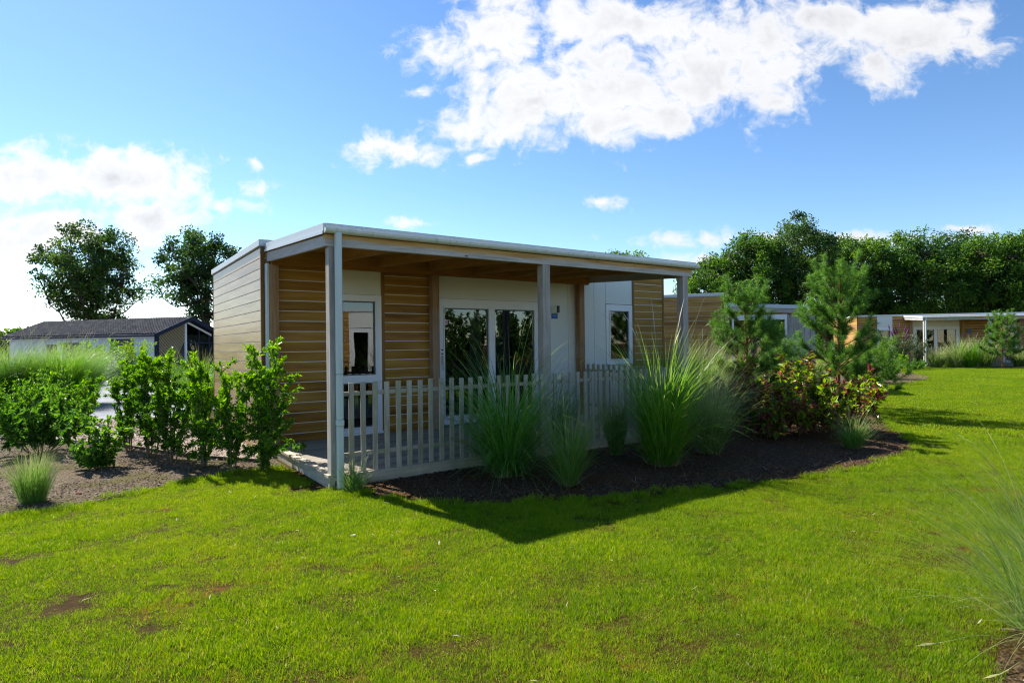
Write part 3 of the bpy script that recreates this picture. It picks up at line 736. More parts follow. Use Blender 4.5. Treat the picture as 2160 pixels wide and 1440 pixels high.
# planting beds, traced on the ground where their edges lie
left_edge = smooth_poly([ground(-420, 1175), ground(-150, 1125), ground(0, 1095), ground(90, 1082), ground(200, 1060), ground(300, 1037), ground(400, 1015), ground(500, 996), ground(592, 984)])
bed_left = left_edge + [uv2w(-.08, 1.8), uv2w(-.08, 2.35), ground(545, 978), ground(400, 968), ground(275, 948), ground(130, 935), ground(-30, 930), ground(-420, 960)]
gravel_poly = [uv2w(-.08, 2.33), ground(545, 977), ground(400, 967), ground(275, 947), ground(130, 934), ground(-30, 929), ground(-420, 958), ground(-900, 900), ground(-300, 840), uv2w(-5.5, 9.5), uv2w(-.05, 9.6), uv2w(-.05, 2.4)]
right_edge = smooth_poly([uv2w(.18, -.02), ground(752, 1034), ground(830, 1055), ground(960, 1063), ground(1100, 1060), ground(1250, 1052), ground(1400, 1040), ground(1550, 1024), ground(1700, 1006), ground(1830, 985), ground(1905, 962), ground(1925, 940), ground(1900, 915), ground(1870, 890), ground(1850, 868)])
bed_right = right_edge + [uv2w(12.5, 1.0), uv2w(12.5, 6.9), uv2w(8.72, 6.9), uv2w(8.72, 2.75), uv2w(6.1, 2.7), uv2w(6.15, 0), uv2w(.2, 0)]
bed_mid = smooth_poly([ground(1800, 822), ground(1870, 813), ground(1925, 806), ground(1957, 799), ground(1950, 792), ground(1915, 787), ground(1870, 784)]) + [(13, 33), (11, 30)]
bed_far = [ground(1870, 771.5), ground(1945, 772), ground(2050, 774.5), ground(2160, 778), ground(2400, 786), (45, 42), (20, 42)]
bed_corner = [ground(2070, 1560), ground(2080, 1480), ground(2100, 1400), ground(2125, 1340), ground(2160, 1290), ground(2250, 1250), ground(2400, 1220), (6, 4), (6, .5), (2.5, .5)]
HOUSE_UV = [uv2w(-.12, 0), uv2w(6.2, 0), uv2w(6.2, 2.7), uv2w(8.7, 2.7), uv2w(8.7, 6.84), uv2w(-.12, 6.84)]
def lawn_mask(x, y, wob=.05):
    wx = x + (noise2(x * 2.5, y * 2.5, 5) - .5) * 2 * wob; wy = y + (noise2(x * 2.5 + 9, y * 2.5, 6) - .5) * 2 * wob
    bad = in_poly(x, y, HOUSE_UV)
    for b in (bed_left, gravel_poly, bed_right, bed_mid, bed_far, bed_corner): bad |= in_poly(wx, wy, b)
    # nothing behind the cabin line on the left
    u = (x - HO[0]) * UU[0] + (y - HO[1]) * UU[1]; v = (x - HO[0]) * VV[0] + (y - HO[1]) * VV[1]
    bad |= (u < 8.7) & (v > 2.4)
    return ~bad

def lawn_ground_mat():
    mt, t, out = new_mat('lawn_soil_and_moss')
    g = t.node('ShaderNodeNewGeometry'); P = g.outputs['Position']
    n1 = t.noise(P, .9, 5, .6); n2 = t.noise(P, 6.0, 5, .65); n3 = t.noise(P, 40, 4, .6)
    c = t.ramp(t.math('ADD', t.math('MULTIPLY', n2, .6), t.math('MULTIPLY', n3, .4)), [(.3, (.016, .008, .002)), (.5, (.045, .026, .005)), (.7, (.075, .060, .008))])
    moss = t.math('MULTIPLY', t.maprange(n1, .52, .64, 0, 1, True), t.maprange(n2, .40, .6, 0, 1, True))
    c = t.mix(t.math('MULTIPLY', moss, .95), c, t.mix(n3, (.10, .028, .004), (.20, .085, .008)))
    principled(t, out, c, .95, .1, bump=n3, bstr=.8, bdist=.02)
    return mt

def soil_mat(name, ramp, moss=None, big=1.3, stones=.5):
    mt, t, out = new_mat(name)
    g = t.node('ShaderNodeNewGeometry'); P = g.outputs['Position']
    n1 = t.noise(P, big, 5, .6); n2 = t.noise(P, 24.0, 6, .7)
    vo = t.node('ShaderNodeTexVoronoi', inp={'Vector': P, 'Scale': 42.0})
    f = t.math('ADD', t.math('MULTIPLY', n2, .65), t.math('MULTIPLY', vo.outputs['Distance'], .55))
    c = t.ramp(f, [(.32 + .13 * i, x) for i, x in enumerate(ramp)])
    sepc = t.node('ShaderNodeSeparateColor', inp={0: vo.outputs['Color']})
    c = t.mix(t.math('MULTIPLY', t.maprange(sepc.outputs[0], .86, .9), stones), c, (.20, .17, .14))
    if moss: c = t.mix(t.math('MULTIPLY', t.maprange(n1, .50, .62, 0, 1, True), moss[1]), c, moss[0])
    principled(t, out, c, .95, .12, bump=f, bstr=1.0, bdist=.035)
    return mt
M['soil_left'] = soil_mat('dry_brown_soil', [(.026, .017, .009), (.060, .041, .023), (.11, .078, .046), (.17, .125, .08)], ((.085, .078, .014), .75))
M['soil_right'] = soil_mat(stones=.12, *('dark_bark_mulch', [(.012, .005, .002), (.032, .015, .006), (.065, .034, .016), (.11, .065, .035)], ((.10, .042, .008), .7)))
M['gravel'] = soil_mat('pinkish_bark_gravel', [(.10, .07, .05), (.24, .175, .135), (.36, .28, .23), (.46, .38, .33)], None, stones=.8)
M['paving'] = plain_mat('blue_grey_paving', (.17, .185, .21), .8, .3, .12, scale=2)

# the ground sheet: fine near the camera, coarse to the horizon
def ground_sheet():
    xs = np.concatenate([[-2500, -800, -300, -120, -60], np.arange(-30, 30.1, .75), [60, 120, 300, 800, 2500]])
    ys = np.concatenate([[-600, -100, -40], np.arange(-15, 45.1, .75), [60, 120, 300, 800, 2500]])
    X, Y = np.meshgrid(xs, ys); Z = np.full(X.shape, GZ)
    v = np.stack([X.ravel(), Y.ravel(), Z.ravel()], 1); nx = len(xs); ny = len(ys)
    i, j = np.meshgrid(np.arange(nx - 1), np.arange(ny - 1)); a = (j * nx + i).ravel()
    o = np_mesh('lawn', v, [np.stack([a, a + 1, a + nx + 1, a + nx], 1)], lawn_ground_mat()); tag(o, kind='structure')
ground_sheet()

def poly_sheet(name, poly, z, mat, bump=.0, step=.18, seed=1, mound=0.0):
    import bmesh
    from mathutils.geometry import delaunay_2d_cdt
    P = np.array(poly); x0, y0 = P.min(0); x1, y1 = P.max(0); r = rs(seed)
    gx, gy = np.meshgrid(np.arange(x0, x1, step), np.arange(y0, y1, step)); gx = gx.ravel() + r.uniform(-.3, .3, gx.size) * step; gy = gy.ravel() + r.uniform(-.3, .3, gy.size) * step
    k = in_poly(gx, gy, poly); pts = [Vector(p) for p in poly] + [Vector((a, b)) for a, b in zip(gx[k], gy[k])]
    n = len(poly); res = delaunay_2d_cdt(pts, [], [list(range(n))], 1, 1e-4)
    vs = np.array([(p.x, p.y) for p in res[0]]); fs = [f for f in res[2]]
    # height: noise away from the rim
    dist = np.full(len(vs), 9.)
    for i in range(n):
        a = P[i]; b = P[(i + 1) % n]; ab = b - a; L = max((ab @ ab), 1e-9); t = np.clip(((vs - a) @ ab) / L, 0, 1)
        dist = np.minimum(dist, np.hypot(*(vs - (a + t[:, None] * ab)).T))
    k = np.clip(dist / .25, 0, 1)
    z_ = z + k * (noise2(vs[:, 0] * 3, vs[:, 1] * 3, seed) - .35) * bump + np.clip(dist / 1.2, 0, 1) * mound
    tri = np.array([f for f in fs if len(f) == 3])
    o = np_mesh(name, np.column_stack([vs, z_]), [tri], mat, smooth=True); tag(o, kind='structure'); return o
poly_sheet('soil_bed', bed_left, GZ + .012, M['soil_left'], .05, .16, 2)
poly_sheet('gravel_area', gravel_poly, GZ + .008, M['gravel'], .015, .5, 3)
poly_sheet('mulch_bed', bed_right, GZ + .012, M['soil_right'], .05, .2, 4, .02)
poly_sheet('mulch_bed', bed_mid, GZ + .02, M['soil_left'], .06, .8, 5)
poly_sheet('mulch_bed', bed_far, GZ + .02, M['soil_left'], .05, 1.5, 6)
M['soil_moss'] = soil_mat('mossy_brown_soil', [(.012, .007, .003), (.03, .018, .007), (.055, .035, .012), (.09, .06, .03)], ((.060, .040, .006), .8), stones=.1)
poly_sheet('mulch_bed', bed_corner, GZ + .006, M['soil_moss'], .04, .2, 7)
poly_sheet('paving', [uv2w(-5.5, 9.5), ground(-300, 838), (-60, 30), (-60, 46), (-10, 40), uv2w(3, 12), uv2w(-.05, 9.6)], GZ + .006, M['paving'], 0, 3, 8)
# timber edging between bed and gravel
def edging(pts, label):
    b = MB()
    for i in range(len(pts) - 1):
        p, q = Vector(pts[i]), Vector(pts[i + 1]); d = (q - p).normalized(); n = Vector((-d.y, d.x)) * .012
        for z0, z1 in ((GZ - .03, GZ + .055),):
            c = [p + n, q + n, q - n, p - n]
            b.quad([(a.x, a.y, z1) for a in c]); 
            for k in range(4):
                a, e = c[k], c[(k + 1) % 4]; b.quad([(a.x, a.y, z0), (e.x, e.y, z0), (e.x, e.y, z1), (a.x, a.y, z1)])
    o = b.build('timber_edging', M['bark']); return tag(o, label, 'edging')
edging([uv2w(-.09, 2.33), ground(545, 976), ground(400, 966), ground(275, 946), ground(130, 933), ground(-30, 928), ground(-420, 957)], 'low dark timber edging between the soil bed and the gravel')

# ------------------------------------------------------------------ lawn blades (stuff)
def blade_mat(name='lawn_grass'):
    mt, t, out = new_mat(name)
    g = t.node('ShaderNodeNewGeometry'); P = g.outputs['Position']
    at = t.node('ShaderNodeAttribute', attribute_name='var'); ti = t.node('ShaderNodeAttribute', attribute_name='tint', attribute_type='INSTANCER')
    n1 = t.noise(P, .55, 4, .6); n2 = t.noise(P, 3.5, 4, .6)
    n3 = t.noise(P, 14.0, 3, .6)
    f = t.math('ADD', t.math('MULTIPLY', at.outputs['Fac'], .24), t.math('ADD', t.math('MULTIPLY', n3, .26), t.math('ADD', t.math('MULTIPLY', n1, .26), t.math('MULTIPLY', n2, .26))))
    f = t.math('MULTIPLY_ADD', t.math('SUBTRACT', f, .5), 1.35, .5)
    c = t.ramp(f, [(.26, (.045, .125, .004)), (.40, (.11, .23, .004)), (.54, (.19, .31, .004)), (.68, (.265, .345, .006)), (.86, (.38, .36, .05))])
    dry = t.maprange(at.outputs['Fac'], .93, .97, 0, .8)
    c = t.mix(dry, c, (.42, .34, .16))
    p = t.node('ShaderNodeBsdfPrincipled', inp={'Base Color': c, 'Roughness': .6, 'Specular IOR Level': .12})
    hs = t.node('ShaderNodeHueSaturation', inp={'Hue': .49, 'Saturation': 1.1, 'Value': 1.55, 'Color': c})
    tr = t.node('ShaderNodeBsdfTranslucent', inp={'Color': hs.outputs[0]})
    t.l.new(t.node('ShaderNodeMixShader', inp={0: .45, 1: p.outputs[0], 2: tr.outputs[0]}).outputs[0], out.inputs[0])
    return mt

def strips(base, az, L, w, tilt, bend, segs, seed=0, twist=.5, power=1.4, drop=1.0, wprof=None):
    """curved tapering blades. arrays of N. returns verts, quads, tris, t-per-vert"""
    N = len(L); r = rs(seed); t = np.linspace(0, 1, segs + 1)
    th = tilt[:, None] + bend[:, None] * t[None, :] ** power          # angle from vertical
    cap = r.uniform(1.7, 2.5, (N, 1)); th = cap * np.tanh(th / cap)
    thm = (th[:, 1:] + th[:, :-1]) / 2; ds = L[:, None] / segs
    hx = np.concatenate([np.zeros((N, 1)), np.cumsum(np.sin(thm) * ds, 1)], 1); hz = np.concatenate([np.zeros((N, 1)), np.cumsum(np.cos(thm) * ds, 1)], 1)
    ca, sa = np.cos(az), np.sin(az)
    side = az + np.pi / 2 + r.uniform(-twist, twist, N); sx, sy = np.cos(side), np.sin(side)
    if wprof is None: wp = np.clip(1 - t ** 2.2, 0, 1) * (0.55 + .45 * np.minimum(1, t * 3))
    else: wp = wprof(t)
    C = np.stack([base[:, 0:1] + hx * ca[:, None], base[:, 1:2] + hx * sa[:, None], base[:, 2:3] + hz], 2)   # N,S+1,3
    W = (w[:, None] * wp[None, :] / 2)[..., None] * np.stack([sx, sy, np.zeros(N)], 1)[:, None, :]
    Lf = C[:, :-1] - W[:, :-1]; Rt = C[:, :-1] + W[:, :-1]; tip = C[:, -1:]
    V = np.concatenate([Lf, Rt, tip], 1)                                # N, 2S+1
    S = segs; k = 2 * S + 1; b = (np.arange(N) * k)[:, None]
    i = np.arange(S - 1)[None, :]
    Q = np.stack([b + i, b + S + i, b + S + i + 1, b + i + 1], 2).reshape(-1, 4) if S > 1 else np.zeros((0, 4), int)
    T = np.stack([b[:, 0] + S - 1, b[:, 0] + 2 * S - 1, b[:, 0] + 2 * S], 1)
    tt = np.tile(np.concatenate([t[:-1], t[:-1], [1.0]]), N)
    return V.reshape(-1, 3), Q, T, tt, k

def grass_patch(seed, n, rad, hmin, hmax, wid, mat):
    r = rs(seed); a = r.uniform(0, 2 * np.pi, n); q = rad * np.sqrt(r.uniform(0, 1, n))
    # blades gather in small tufts
    base = np.column_stack([q * np.cos(a), q * np.sin(a), np.full(n, -.004)])
    tuft = r.uniform(-rad, rad, (14, 2)); which = r.randint(0, 14, n); m_ = r.uniform(0, 1, n) < .35
    base[m_, :2] = tuft[which[m_]] * .8 + r.normal(0, rad * .09, (m_.sum(), 2))
    L = r.uniform(hmin, hmax, n) * (1 + .35 * (r.uniform(0, 1, n) < .08)); w = r.uniform(.7, 1.2, n) * wid
    V, Q, T, tt, k = strips(base, r.uniform(0, 2 * np.pi, n), L, w, np.abs(r.normal(.25, .25, n)), r.uniform(.1, 1.2, n), 3, seed, 1.2)
    me_o = np_mesh('grass_tuft', V, [Q, T], mat, attrs={'var': np.repeat(r.uniform(0, 1, n), k)})
    COL.objects.unlink(me_o); return me_o

def gn_scatter(name, pts, rz, scl, idx, protos, mat=None, tilt=None):
    """one object: a point mesh whose points carry copies of a few small clumps"""
    me = bpy.data.meshes.new(name); me.vertices.add(len(pts)); me.vertices.foreach_set('co', np.asarray(pts, np.float32).ravel())
    rot = np.zeros((len(pts), 3), np.float32); rot[:, 2] = rz
    if tilt is not None: rot[:, :2] = tilt
    a = me.attributes.new('rot', 'FLOAT_VECTOR', 'POINT'); a.data.foreach_set('vector', rot.ravel())
    a = me.attributes.new('scl', 'FLOAT', 'POINT'); a.data.foreach_set('value', np.asarray(scl, np.float32))
    a = me.attributes.new('idx', 'INT', 'POINT'); a.data.foreach_set('value', np.asarray(idx, np.int32))
    o = bpy.data.objects.new(name, me); COL.objects.link(o)
    ng = bpy.data.node_groups.new(name, 'GeometryNodeTree')
    ng.interface.new_socket('Geometry', in_out='INPUT', socket_type='NodeSocketGeometry'); ng.interface.new_socket('Geometry', in_out='OUTPUT', socket_type='NodeSocketGeometry')
    gi = ng.nodes.new('NodeGroupInput'); go = ng.nodes.new('NodeGroupOutput')
    m2p = ng.nodes.new('GeometryNodeMeshToPoints'); iop = ng.nodes.new('GeometryNodeInstanceOnPoints'); g2i = ng.nodes.new('GeometryNodeGeometryToInstance')
    ng.links.new(gi.outputs[0], m2p.inputs[0]); ng.links.new(m2p.outputs[0], iop.inputs['Points'])
    for p in reversed(protos):
        oi = ng.nodes.new('GeometryNodeObjectInfo'); oi.inputs[0].default_value = p; oi.transform_space = 'ORIGINAL'
        ng.links.new(oi.outputs['Geometry'], g2i.inputs[0])
    ng.links.new(g2i.outputs[0], iop.inputs['Instance']); iop.inputs['Pick Instance'].default_value = True
    def attr(nm, ty):
        n = ng.nodes.new('GeometryNodeInputNamedAttribute'); n.data_type = ty; n.inputs[0].default_value = nm; return n.outputs[0]
    ng.links.new(attr('idx', 'INT'), iop.inputs['Instance Index'])
    e2r = ng.nodes.new('FunctionNodeEulerToRotation'); ng.links.new(attr('rot', 'FLOAT_VECTOR'), e2r.inputs[0]); ng.links.new(e2r.outputs[0], iop.inputs['Rotation'])
    ng.links.new(attr('scl', 'FLOAT'), iop.inputs['Scale'])
    ng.links.new(iop.outputs[0], go.inputs[0])
    md = o.modifiers.new('scatter', 'NODES'); md.node_group = ng
    return o

M['lawn_blade'] = blade_mat()
def lawn():
    near = [grass_patch(10 + i, 250, .095, .011, .032, .0023, M['lawn_blade']) for i in range(5)]
    r = rs(77)
    def field(xr, yr, step, jit, dmin, dmax, thr):
        gx, gy = np.meshgrid(np.arange(*xr, step), np.arange(*yr, step)); gx = gx.ravel() + r.uniform(-jit, jit, gx.size) * step; gy = gy.ravel() + r.uniform(-jit, jit, gy.size) * step
        d = np.hypot(gx, gy); k = (d >= dmin) & (d < dmax) & (np.abs(gx) < gy * .95 + 1.6) & lawn_mask(gx, gy)
        gx, gy = gx[k], gy[k]
        n = noise2(gx * .9, gy * .9, 3, 3); n2 = noise2(gx * 2.4 + gy * 1.2, gy * 5.5 - gx * 1.8, 4, 3)
        n3 = noise2(gx * 7 + 3, gy * 9, 9, 2); bare = n * .18 + n2 * .34 + n3 * .48
        k = (bare > thr + r.uniform(-.05, .04, len(gx))) | (r.rand(len(gx)) < .10)
        gx, gy, n, n2 = gx[k], gy[k], n[k], n2[k]
        return gx, gy, n, n2
    X, Y, N1, N2 = field((-12, 12), (-.5, 13), .076, .5, 0, 12.5, .348)
    pts = np.column_stack([X, Y, GZ + .020 * (noise2(X * 5, Y * 5, 44, 2) - .5)])
    o = gn_scatter('lawn_grass', pts, r.uniform(0, 6.28, len(X)), .45 + 1.25 * N2 * (.6 + .8 * N1) + r.uniform(-.12, .12, len(X)), r.randint(0, 5, len(X)), near, tilt=r.normal(0, .05, (len(X), 2)))
    tag(o, 'short bright green lawn grass in front of the terrace', 'grass', kind='stuff')
    far = [grass_patch(30 + i, 500, .5, .03, .055, .010, M['lawn_blade']) for i in range(3)]
    X, Y, N1, N2 = field((-14, 60), (5, 60), .45, .5, 11.8, 58, .2)
    pts = np.column_stack([X, Y, np.full(len(X), GZ)])
    o = gn_scatter('lawn_grass', pts, r.uniform(0, 6.28, len(X)), .8 + .4 * N2, r.randint(0, 3, len(X)), far)
    tag(o, 'short mown grass of the distant lawn', 'grass', kind='stuff')
    # edge tufts, longer, along the bed rims
    edge = [grass_patch(50 + i, 150, .09, .04, .085, .004, M['lawn_blade']) for i in range(3)]
    P = []
    for line in (left_edge, right_edge):
        L = np.array(line)
        for a, b in zip(L[:-1], L[1:]):
            n = int(np.hypot(*(b - a)) / .06) + 1
            for i in range(n):
                p = a + (b - a) * r.rand() + r.normal(0, .07, 2); P.append(p)
    P = np.array(P); k = lawn_mask(P[:, 0], P[:, 1], .05) | (r.rand(len(P)) < .25); P = P[k]
    o = gn_scatter('lawn_edge_grass', np.column_stack([P, np.full(len(P), GZ)]), r.uniform(0, 6.28, len(P)), r.uniform(.6, 1.15, len(P)), r.randint(0, 3, len(P)), edge)
    tag(o, 'longer untrimmed grass along the edges of the beds', 'grass', kind='stuff')
lawn()

# loose debris: stones, chips, straw, leaves
def chips(name, poly, n, smin, smax, mat, label, flat=.35, seed=3, elong=1.6, z=GZ + .018, lo=None):
    r = rs(seed); P = np.array(poly); x0, y0 = P.min(0); x1, y1 = P.max(0)
    x = r.uniform(x0, x1, n * 4); y = r.uniform(y0, y1, n * 4); k = in_poly(x, y, poly) & (~in_poly(x, y, HOUSE_UV)) & (np.hypot(x, y) < 16); x, y = x[k][:n], y[k][:n]; n = len(x)
    s = r.uniform(smin, smax, n) ** 1.0; a = r.uniform(0, 6.28, n)
    O6 = np.array([(1, 0, 0), (0, 1, 0), (-1, 0, 0), (0, -1, 0), (.1, .1, 1), (0, 0, -1.)])[None] * (1 + r.uniform(-.35, .35, (n, 6, 1)))
    O6 = O6 * np.array([1, 1 / elong, flat])[None] * s[:, None, None]
    tl = r.uniform(-.5, .5, n); O6[..., 2] += O6[..., 0] * np.tan(tl)[:, None] * .5
    c, sn = np.cos(a)[:, None], np.sin(a)[:, None]
    V = np.stack([O6[..., 0] * c - O6[..., 1] * sn + x[:, None], O6[..., 0] * sn + O6[..., 1] * c + y[:, None], O6[..., 2] + z + (noise2(x * 3, y * 3, 4) * .02)[:, None]], 2).reshape(-1, 3)
    F = np.array([(0, 1, 4), (1, 2, 4), (2, 3, 4), (3, 0, 4), (1, 0, 5), (2, 1, 5), (3, 2, 5), (0, 3, 5)])
    T = (np.arange(n)[:, None, None] * 6 + F[None]).reshape(-1, 3)
    o = np_mesh(name, V, [T], mat, attrs={'var': np.repeat(r.uniform(0, 1, n), 6)}); return tag(o, label, name.split('_')[-1], kind='stuff')
def chip_mat(name, cols):
    mt, t, out = new_mat(name); at = t.node('ShaderNodeAttribute', attribute_name='var')
    principled(t, out, t.ramp(at.outputs['Fac'], [(i / (len(cols) - 1), c) for i, c in enumerate(cols)]), .85, .2); return mt
M['chips'] = chip_mat('bark_chips', [(.012, .005, .002), (.030, .014, .006), (.05, .026, .012), (.08, .044, .022), (.20, .14, .09)])
M['chips_dry'] = chip_mat('dry_bark_chips', [(.035, .025, .016), (.07, .05, .034), (.11, .083, .058), (.17, .135, .10), (.34, .30, .25)])
M['pebbles'] = chip_mat('pinkish_pebbles', [(.12, .085, .06), (.26, .18, .14), (.40, .31, .26), (.50, .42, .37), (.22, .20, .19)])
chips('bark_chips', bed_right, 16000, .006, .022, M['chips'], 'dark bark chips covering the bed in front of the terrace', seed=4)
chips('soil_crumbs', bed_left, 14000, .005, .018, M['chips_dry'], 'loose dry crumbs and chips on the left soil bed', seed=5)
chips('gravel_stones', gravel_poly, 26000, .010, .026, M['pebbles'], 'pinkish bark gravel between shrubs and cabin', seed=6, z=GZ + .014)
chips('corner_crumbs', bed_corner, 2500, .003, .009, M['chips_dry'], 'crumbs and moss under the foreground grass tussock', seed=7)
def straw(poly, n, seed, label, mn=.05, mx=.16):
    r = rs(seed); P = np.array(poly); x0, y0 = P.min(0); x1, y1 = P.max(0)
    x = r.uniform(x0, x1, n * 4); y = r.uniform(y0, y1, n * 4); k = in_poly(x, y, poly) & (~in_poly(x, y, HOUSE_UV)) & (np.hypot(x, y) < 13); x, y = x[k][:n], y[k][:n]; n = len(x)
    V, Q, T, tt, kk = strips(np.column_stack([x, y, GZ + .02 + r.uniform(0, .02, n)]), r.uniform(0, 6.28, n), r.uniform(mn, mx, n), r.uniform(.002, .005, n), r.uniform(1.35, 1.6, n), r.uniform(-.3, .35, n), 4, seed, .3, 1.0)
    o = np_mesh('straw', V, [Q, T], M['straw'], attrs={'var': np.repeat(r.uniform(0, 1, n), kk)}); tag(o, label, 'straw', kind='stuff')
M['straw'] = chip_mat('dead_straw', [(.16, .12, .07), (.30, .24, .15), (.45, .39, .28), (.55, .50, .40)])
straw(bed_right, 900, 8, 'dead straw blades lying on the dark mulch'); straw(bed_left, 500, 9, 'dead straw blades lying on the left soil bed')
lawn_poly = [(-4, 2.6), (4, 2.6), (7, 8), (-1.5, 6), (-4, 6)]
def litter():
    r = rs(12); P = np.array(lawn_poly); n = 420; x = r.uniform(-7, 9, n); y = r.uniform(2.4, 12, n); k = lawn_mask(x, y); x, y = x[k], y[k]; n = len(x)
    V, Q, T, tt, kk = strips(np.column_stack([x, y, GZ + .022 + r.uniform(0, .015, n)]), r.uniform(0, 6.28, n), r.uniform(.015, .06, n), r.uniform(.003, .011, n), r.uniform(1.2, 1.6, n), r.uniform(-.6, .9, n), 4, 12, .5, 1.0, wprof=lambda t: np.sin(np.pi * (t * .9 + .07)))
    o = np_mesh('leaf_litter', V, [Q, T], M['straw'], attrs={'var': np.repeat(r.uniform(0, 1, n), kk)}); tag(o, 'small dry leaves and bits of straw scattered over the lawn', 'leaf litter', kind='stuff')
litter()
def stone(px, py, s, col, label, name='stone', flat=.6, seed=0):
    import bmesh
    bm = bmesh.new(); bmesh.ops.create_icosphere(bm, subdivisions=2, radius=1); r = rs(seed)
    nn = [Vector(r.normal(0, 1, 3)).normalized() for _ in range(9)]
    for v in bm.verts:
        for q in nn:
            d = v.co.dot(q)
            if d > .72: v.co -= q * (d - .72)
        v.co.x *= 1.3
    me = bpy.data.meshes.new(name); bm.to_mesh(me); bm.free(); me.materials.append(plain_mat(name + '_' + label[:8], col, .85, .2, .2, scale=30, bump=.4))
    o = bpy.data.objects.new(name, me); COL.objects.link(o); x, y = ground(px, py); o.location = (x, y, GZ + s * flat * .6); o.scale = (s, s, s * flat); o.rotation_euler = (0, .1, seed)
    tag(o, label, 'stone')
stone(166, 1044, .036, (.20, .055, .03), 'small dark red brick stone on the left soil bed', seed=3)
stone(27, 1024, .03, (.50, .22, .16), 'pinkish stone at the left edge behind the blue-green grass tuft', seed=5, flat=.4)
stone(690, 1011, .022, (.70, .68, .62), 'small white stone in the lawn beside the terrace corner', seed=7)
stone(745, 1131, .022, (.55, .50, .42), 'pale stone lying in the sunny lawn below the terrace corner', seed=9)

# ------------------------------------------------------------------ plants
def d2r(*a): return [R(x) for x in a]
def root_at(name, x, y, label, cat, group=None): return empty(name, (x, y, GZ), 0, label, cat, group)

GD_ = 1.35
def grass_clump(x, y, h, spread, n, mat, label, seed, blade=.007, bend=(.3, 1.6), tilt=.20, name='grass_clump', group=None, lean=None, stray=.08, segs=9, base_r=None, low=.5, plumes=0, cat='ornamental grass', power=1.9):
    n = int(n * GD_); r = rs(seed); root = root_at(name, x, y, label, cat, group)
    br = base_r if base_r else spread * .16
    a = r.uniform(0, 2 * np.pi, n); q = br * np.sqrt(r.uniform(0, 1, n))
    base = np.column_stack([q * np.cos(a), q * np.sin(a), np.full(n, -.01)])
    az = a + r.normal(0, .7, n)
    L = h * r.uniform(1 - low, 1.12, n)
    tl = np.abs(r.normal(0, tilt, n)) + .35 * q / br * tilt
    bd = r.uniform(bend[0], bend[1], n) * r.uniform(.4, 1.3, n) * 1.4 + .5 * (q / br) ** 2 * r.uniform(.2, 1, n) * (1 if h > .8 else .4)
    st = r.uniform(0, 1, n) < stray
    bd[st] += r.uniform(.5, 1.6, st.sum()); tl[st] += r.uniform(.1, .55, st.sum()); L[st] *= r.uniform(.55, 1.0, st.sum())
    w = r.uniform(.6, 1.2, n) * blade
    if lean is not None:
        # bias the azimuths towards the lean direction
        la, k = lean; vx = np.cos(az) + k * np.cos(la); vy = np.sin(az) + k * np.sin(la); az = np.arctan2(vy, vx)
    V, Q, T, tt, k = strips(base, az, L, w, tl, bd, segs, seed, .6, power)
    V[:, 2] = np.maximum(V[:, 2], .01 + .02 * r.rand(len(V)))
    np_mesh('blades', V, [Q, T], mat, root, attrs={'var': np.repeat(r.beta(2, 2, n), k), 'tip': tt})
    # dead thatch round the foot
    m_ = max(30, n // 12); a = r.uniform(0, 2 * np.pi, m_)
    b2 = np.column_stack([br * 1.0 * np.cos(a), br * 1.0 * np.sin(a), np.full(m_, 0.0)])
    V, Q, T, tt, k = strips(b2, a + r.normal(0, .5, m_), r.uniform(.12, .34, m_) * min(1.1, h), r.uniform(.5, 1, m_) * blade * .8, r.uniform(.2, .9, m_), r.uniform(.8, 1.9, m_), 6, seed + 1, .6, 1.2)
    V[:, 2] = np.maximum(V[:, 2], .012)
    np_mesh('dead_blades', V, [Q, T], M['straw'], root, attrs={'var': np.repeat(r.uniform(.2, .9, m_), k)})
    if plumes:
        a = r.uniform(0, 6.28, plumes); b3 = np.column_stack([br * .5 * np.cos(a), br * .5 * np.sin(a), np.zeros(plumes)])
        az = a.copy()
        if lean is not None: az = np.arctan2(np.sin(a) + lean[1] * np.sin(lean[0]), np.cos(a) + lean[1] * np.cos(lean[0]))
        V, Q, T, tt, k = strips(b3, az, h * r.uniform(1.05, 1.3, plumes), np.full(plumes, blade * .9), r.uniform(.02, .25, plumes), r.uniform(.3, 1.3, plumes), 8, seed + 2, .5, 2.4, wprof=lambda t: np.where(t < .78, .3, 1.1 * np.sin(np.pi * np.clip((t - .70) / .32, 0, 1)) + .3))
        np_mesh('seed_plumes', V, [Q, T], M['straw'], root, attrs={'var': np.repeat(r.uniform(.5, 1, plumes), k)})
    return root

def leaf_quads(C, D, Nn, L, W, fold=.25, curl=.15):
    """six-vertex folded leaves. C base, D direction, Nn normal (all N,3)"""
    D = D / np.linalg.norm(D, axis=1, keepdims=True); S = np.cross(D, Nn); S /= np.linalg.norm(S, axis=1, keepdims=True) + 1e-9; U_ = np.cross(S, D)
    L = L[:, None]; W = W[:, None]
    b = C; t = C + D * L - U_ * L * curl
    l1 = C + D * L * .3 + S * W * .46 + U_ * W * fold; l2 = C + D * L * .68 + S * W * .36 + U_ * W * (fold * .7) - U_ * L * curl * .4
    r1 = C + D * L * .3 - S * W * .46 + U_ * W * fold; r2 = C + D * L * .68 - S * W * .36 + U_ * W * (fold * .7) - U_ * L * curl * .4
    V = np.stack([b, l1, l2, t, r2, r1], 1).reshape(-1, 3); n = len(C); k = np.arange(n)[:, None] * 6
    Q = np.concatenate([k + np.array([[0, 1, 2, 3]]), k + np.array([[3, 4, 5, 0]])])
    return V, Q

def rand_dirs(r, n, up=0.0):
    v = r.normal(0, 1, (n, 3)); v[:, 2] += up; return v / np.linalg.norm(v, axis=1, keepdims=True)

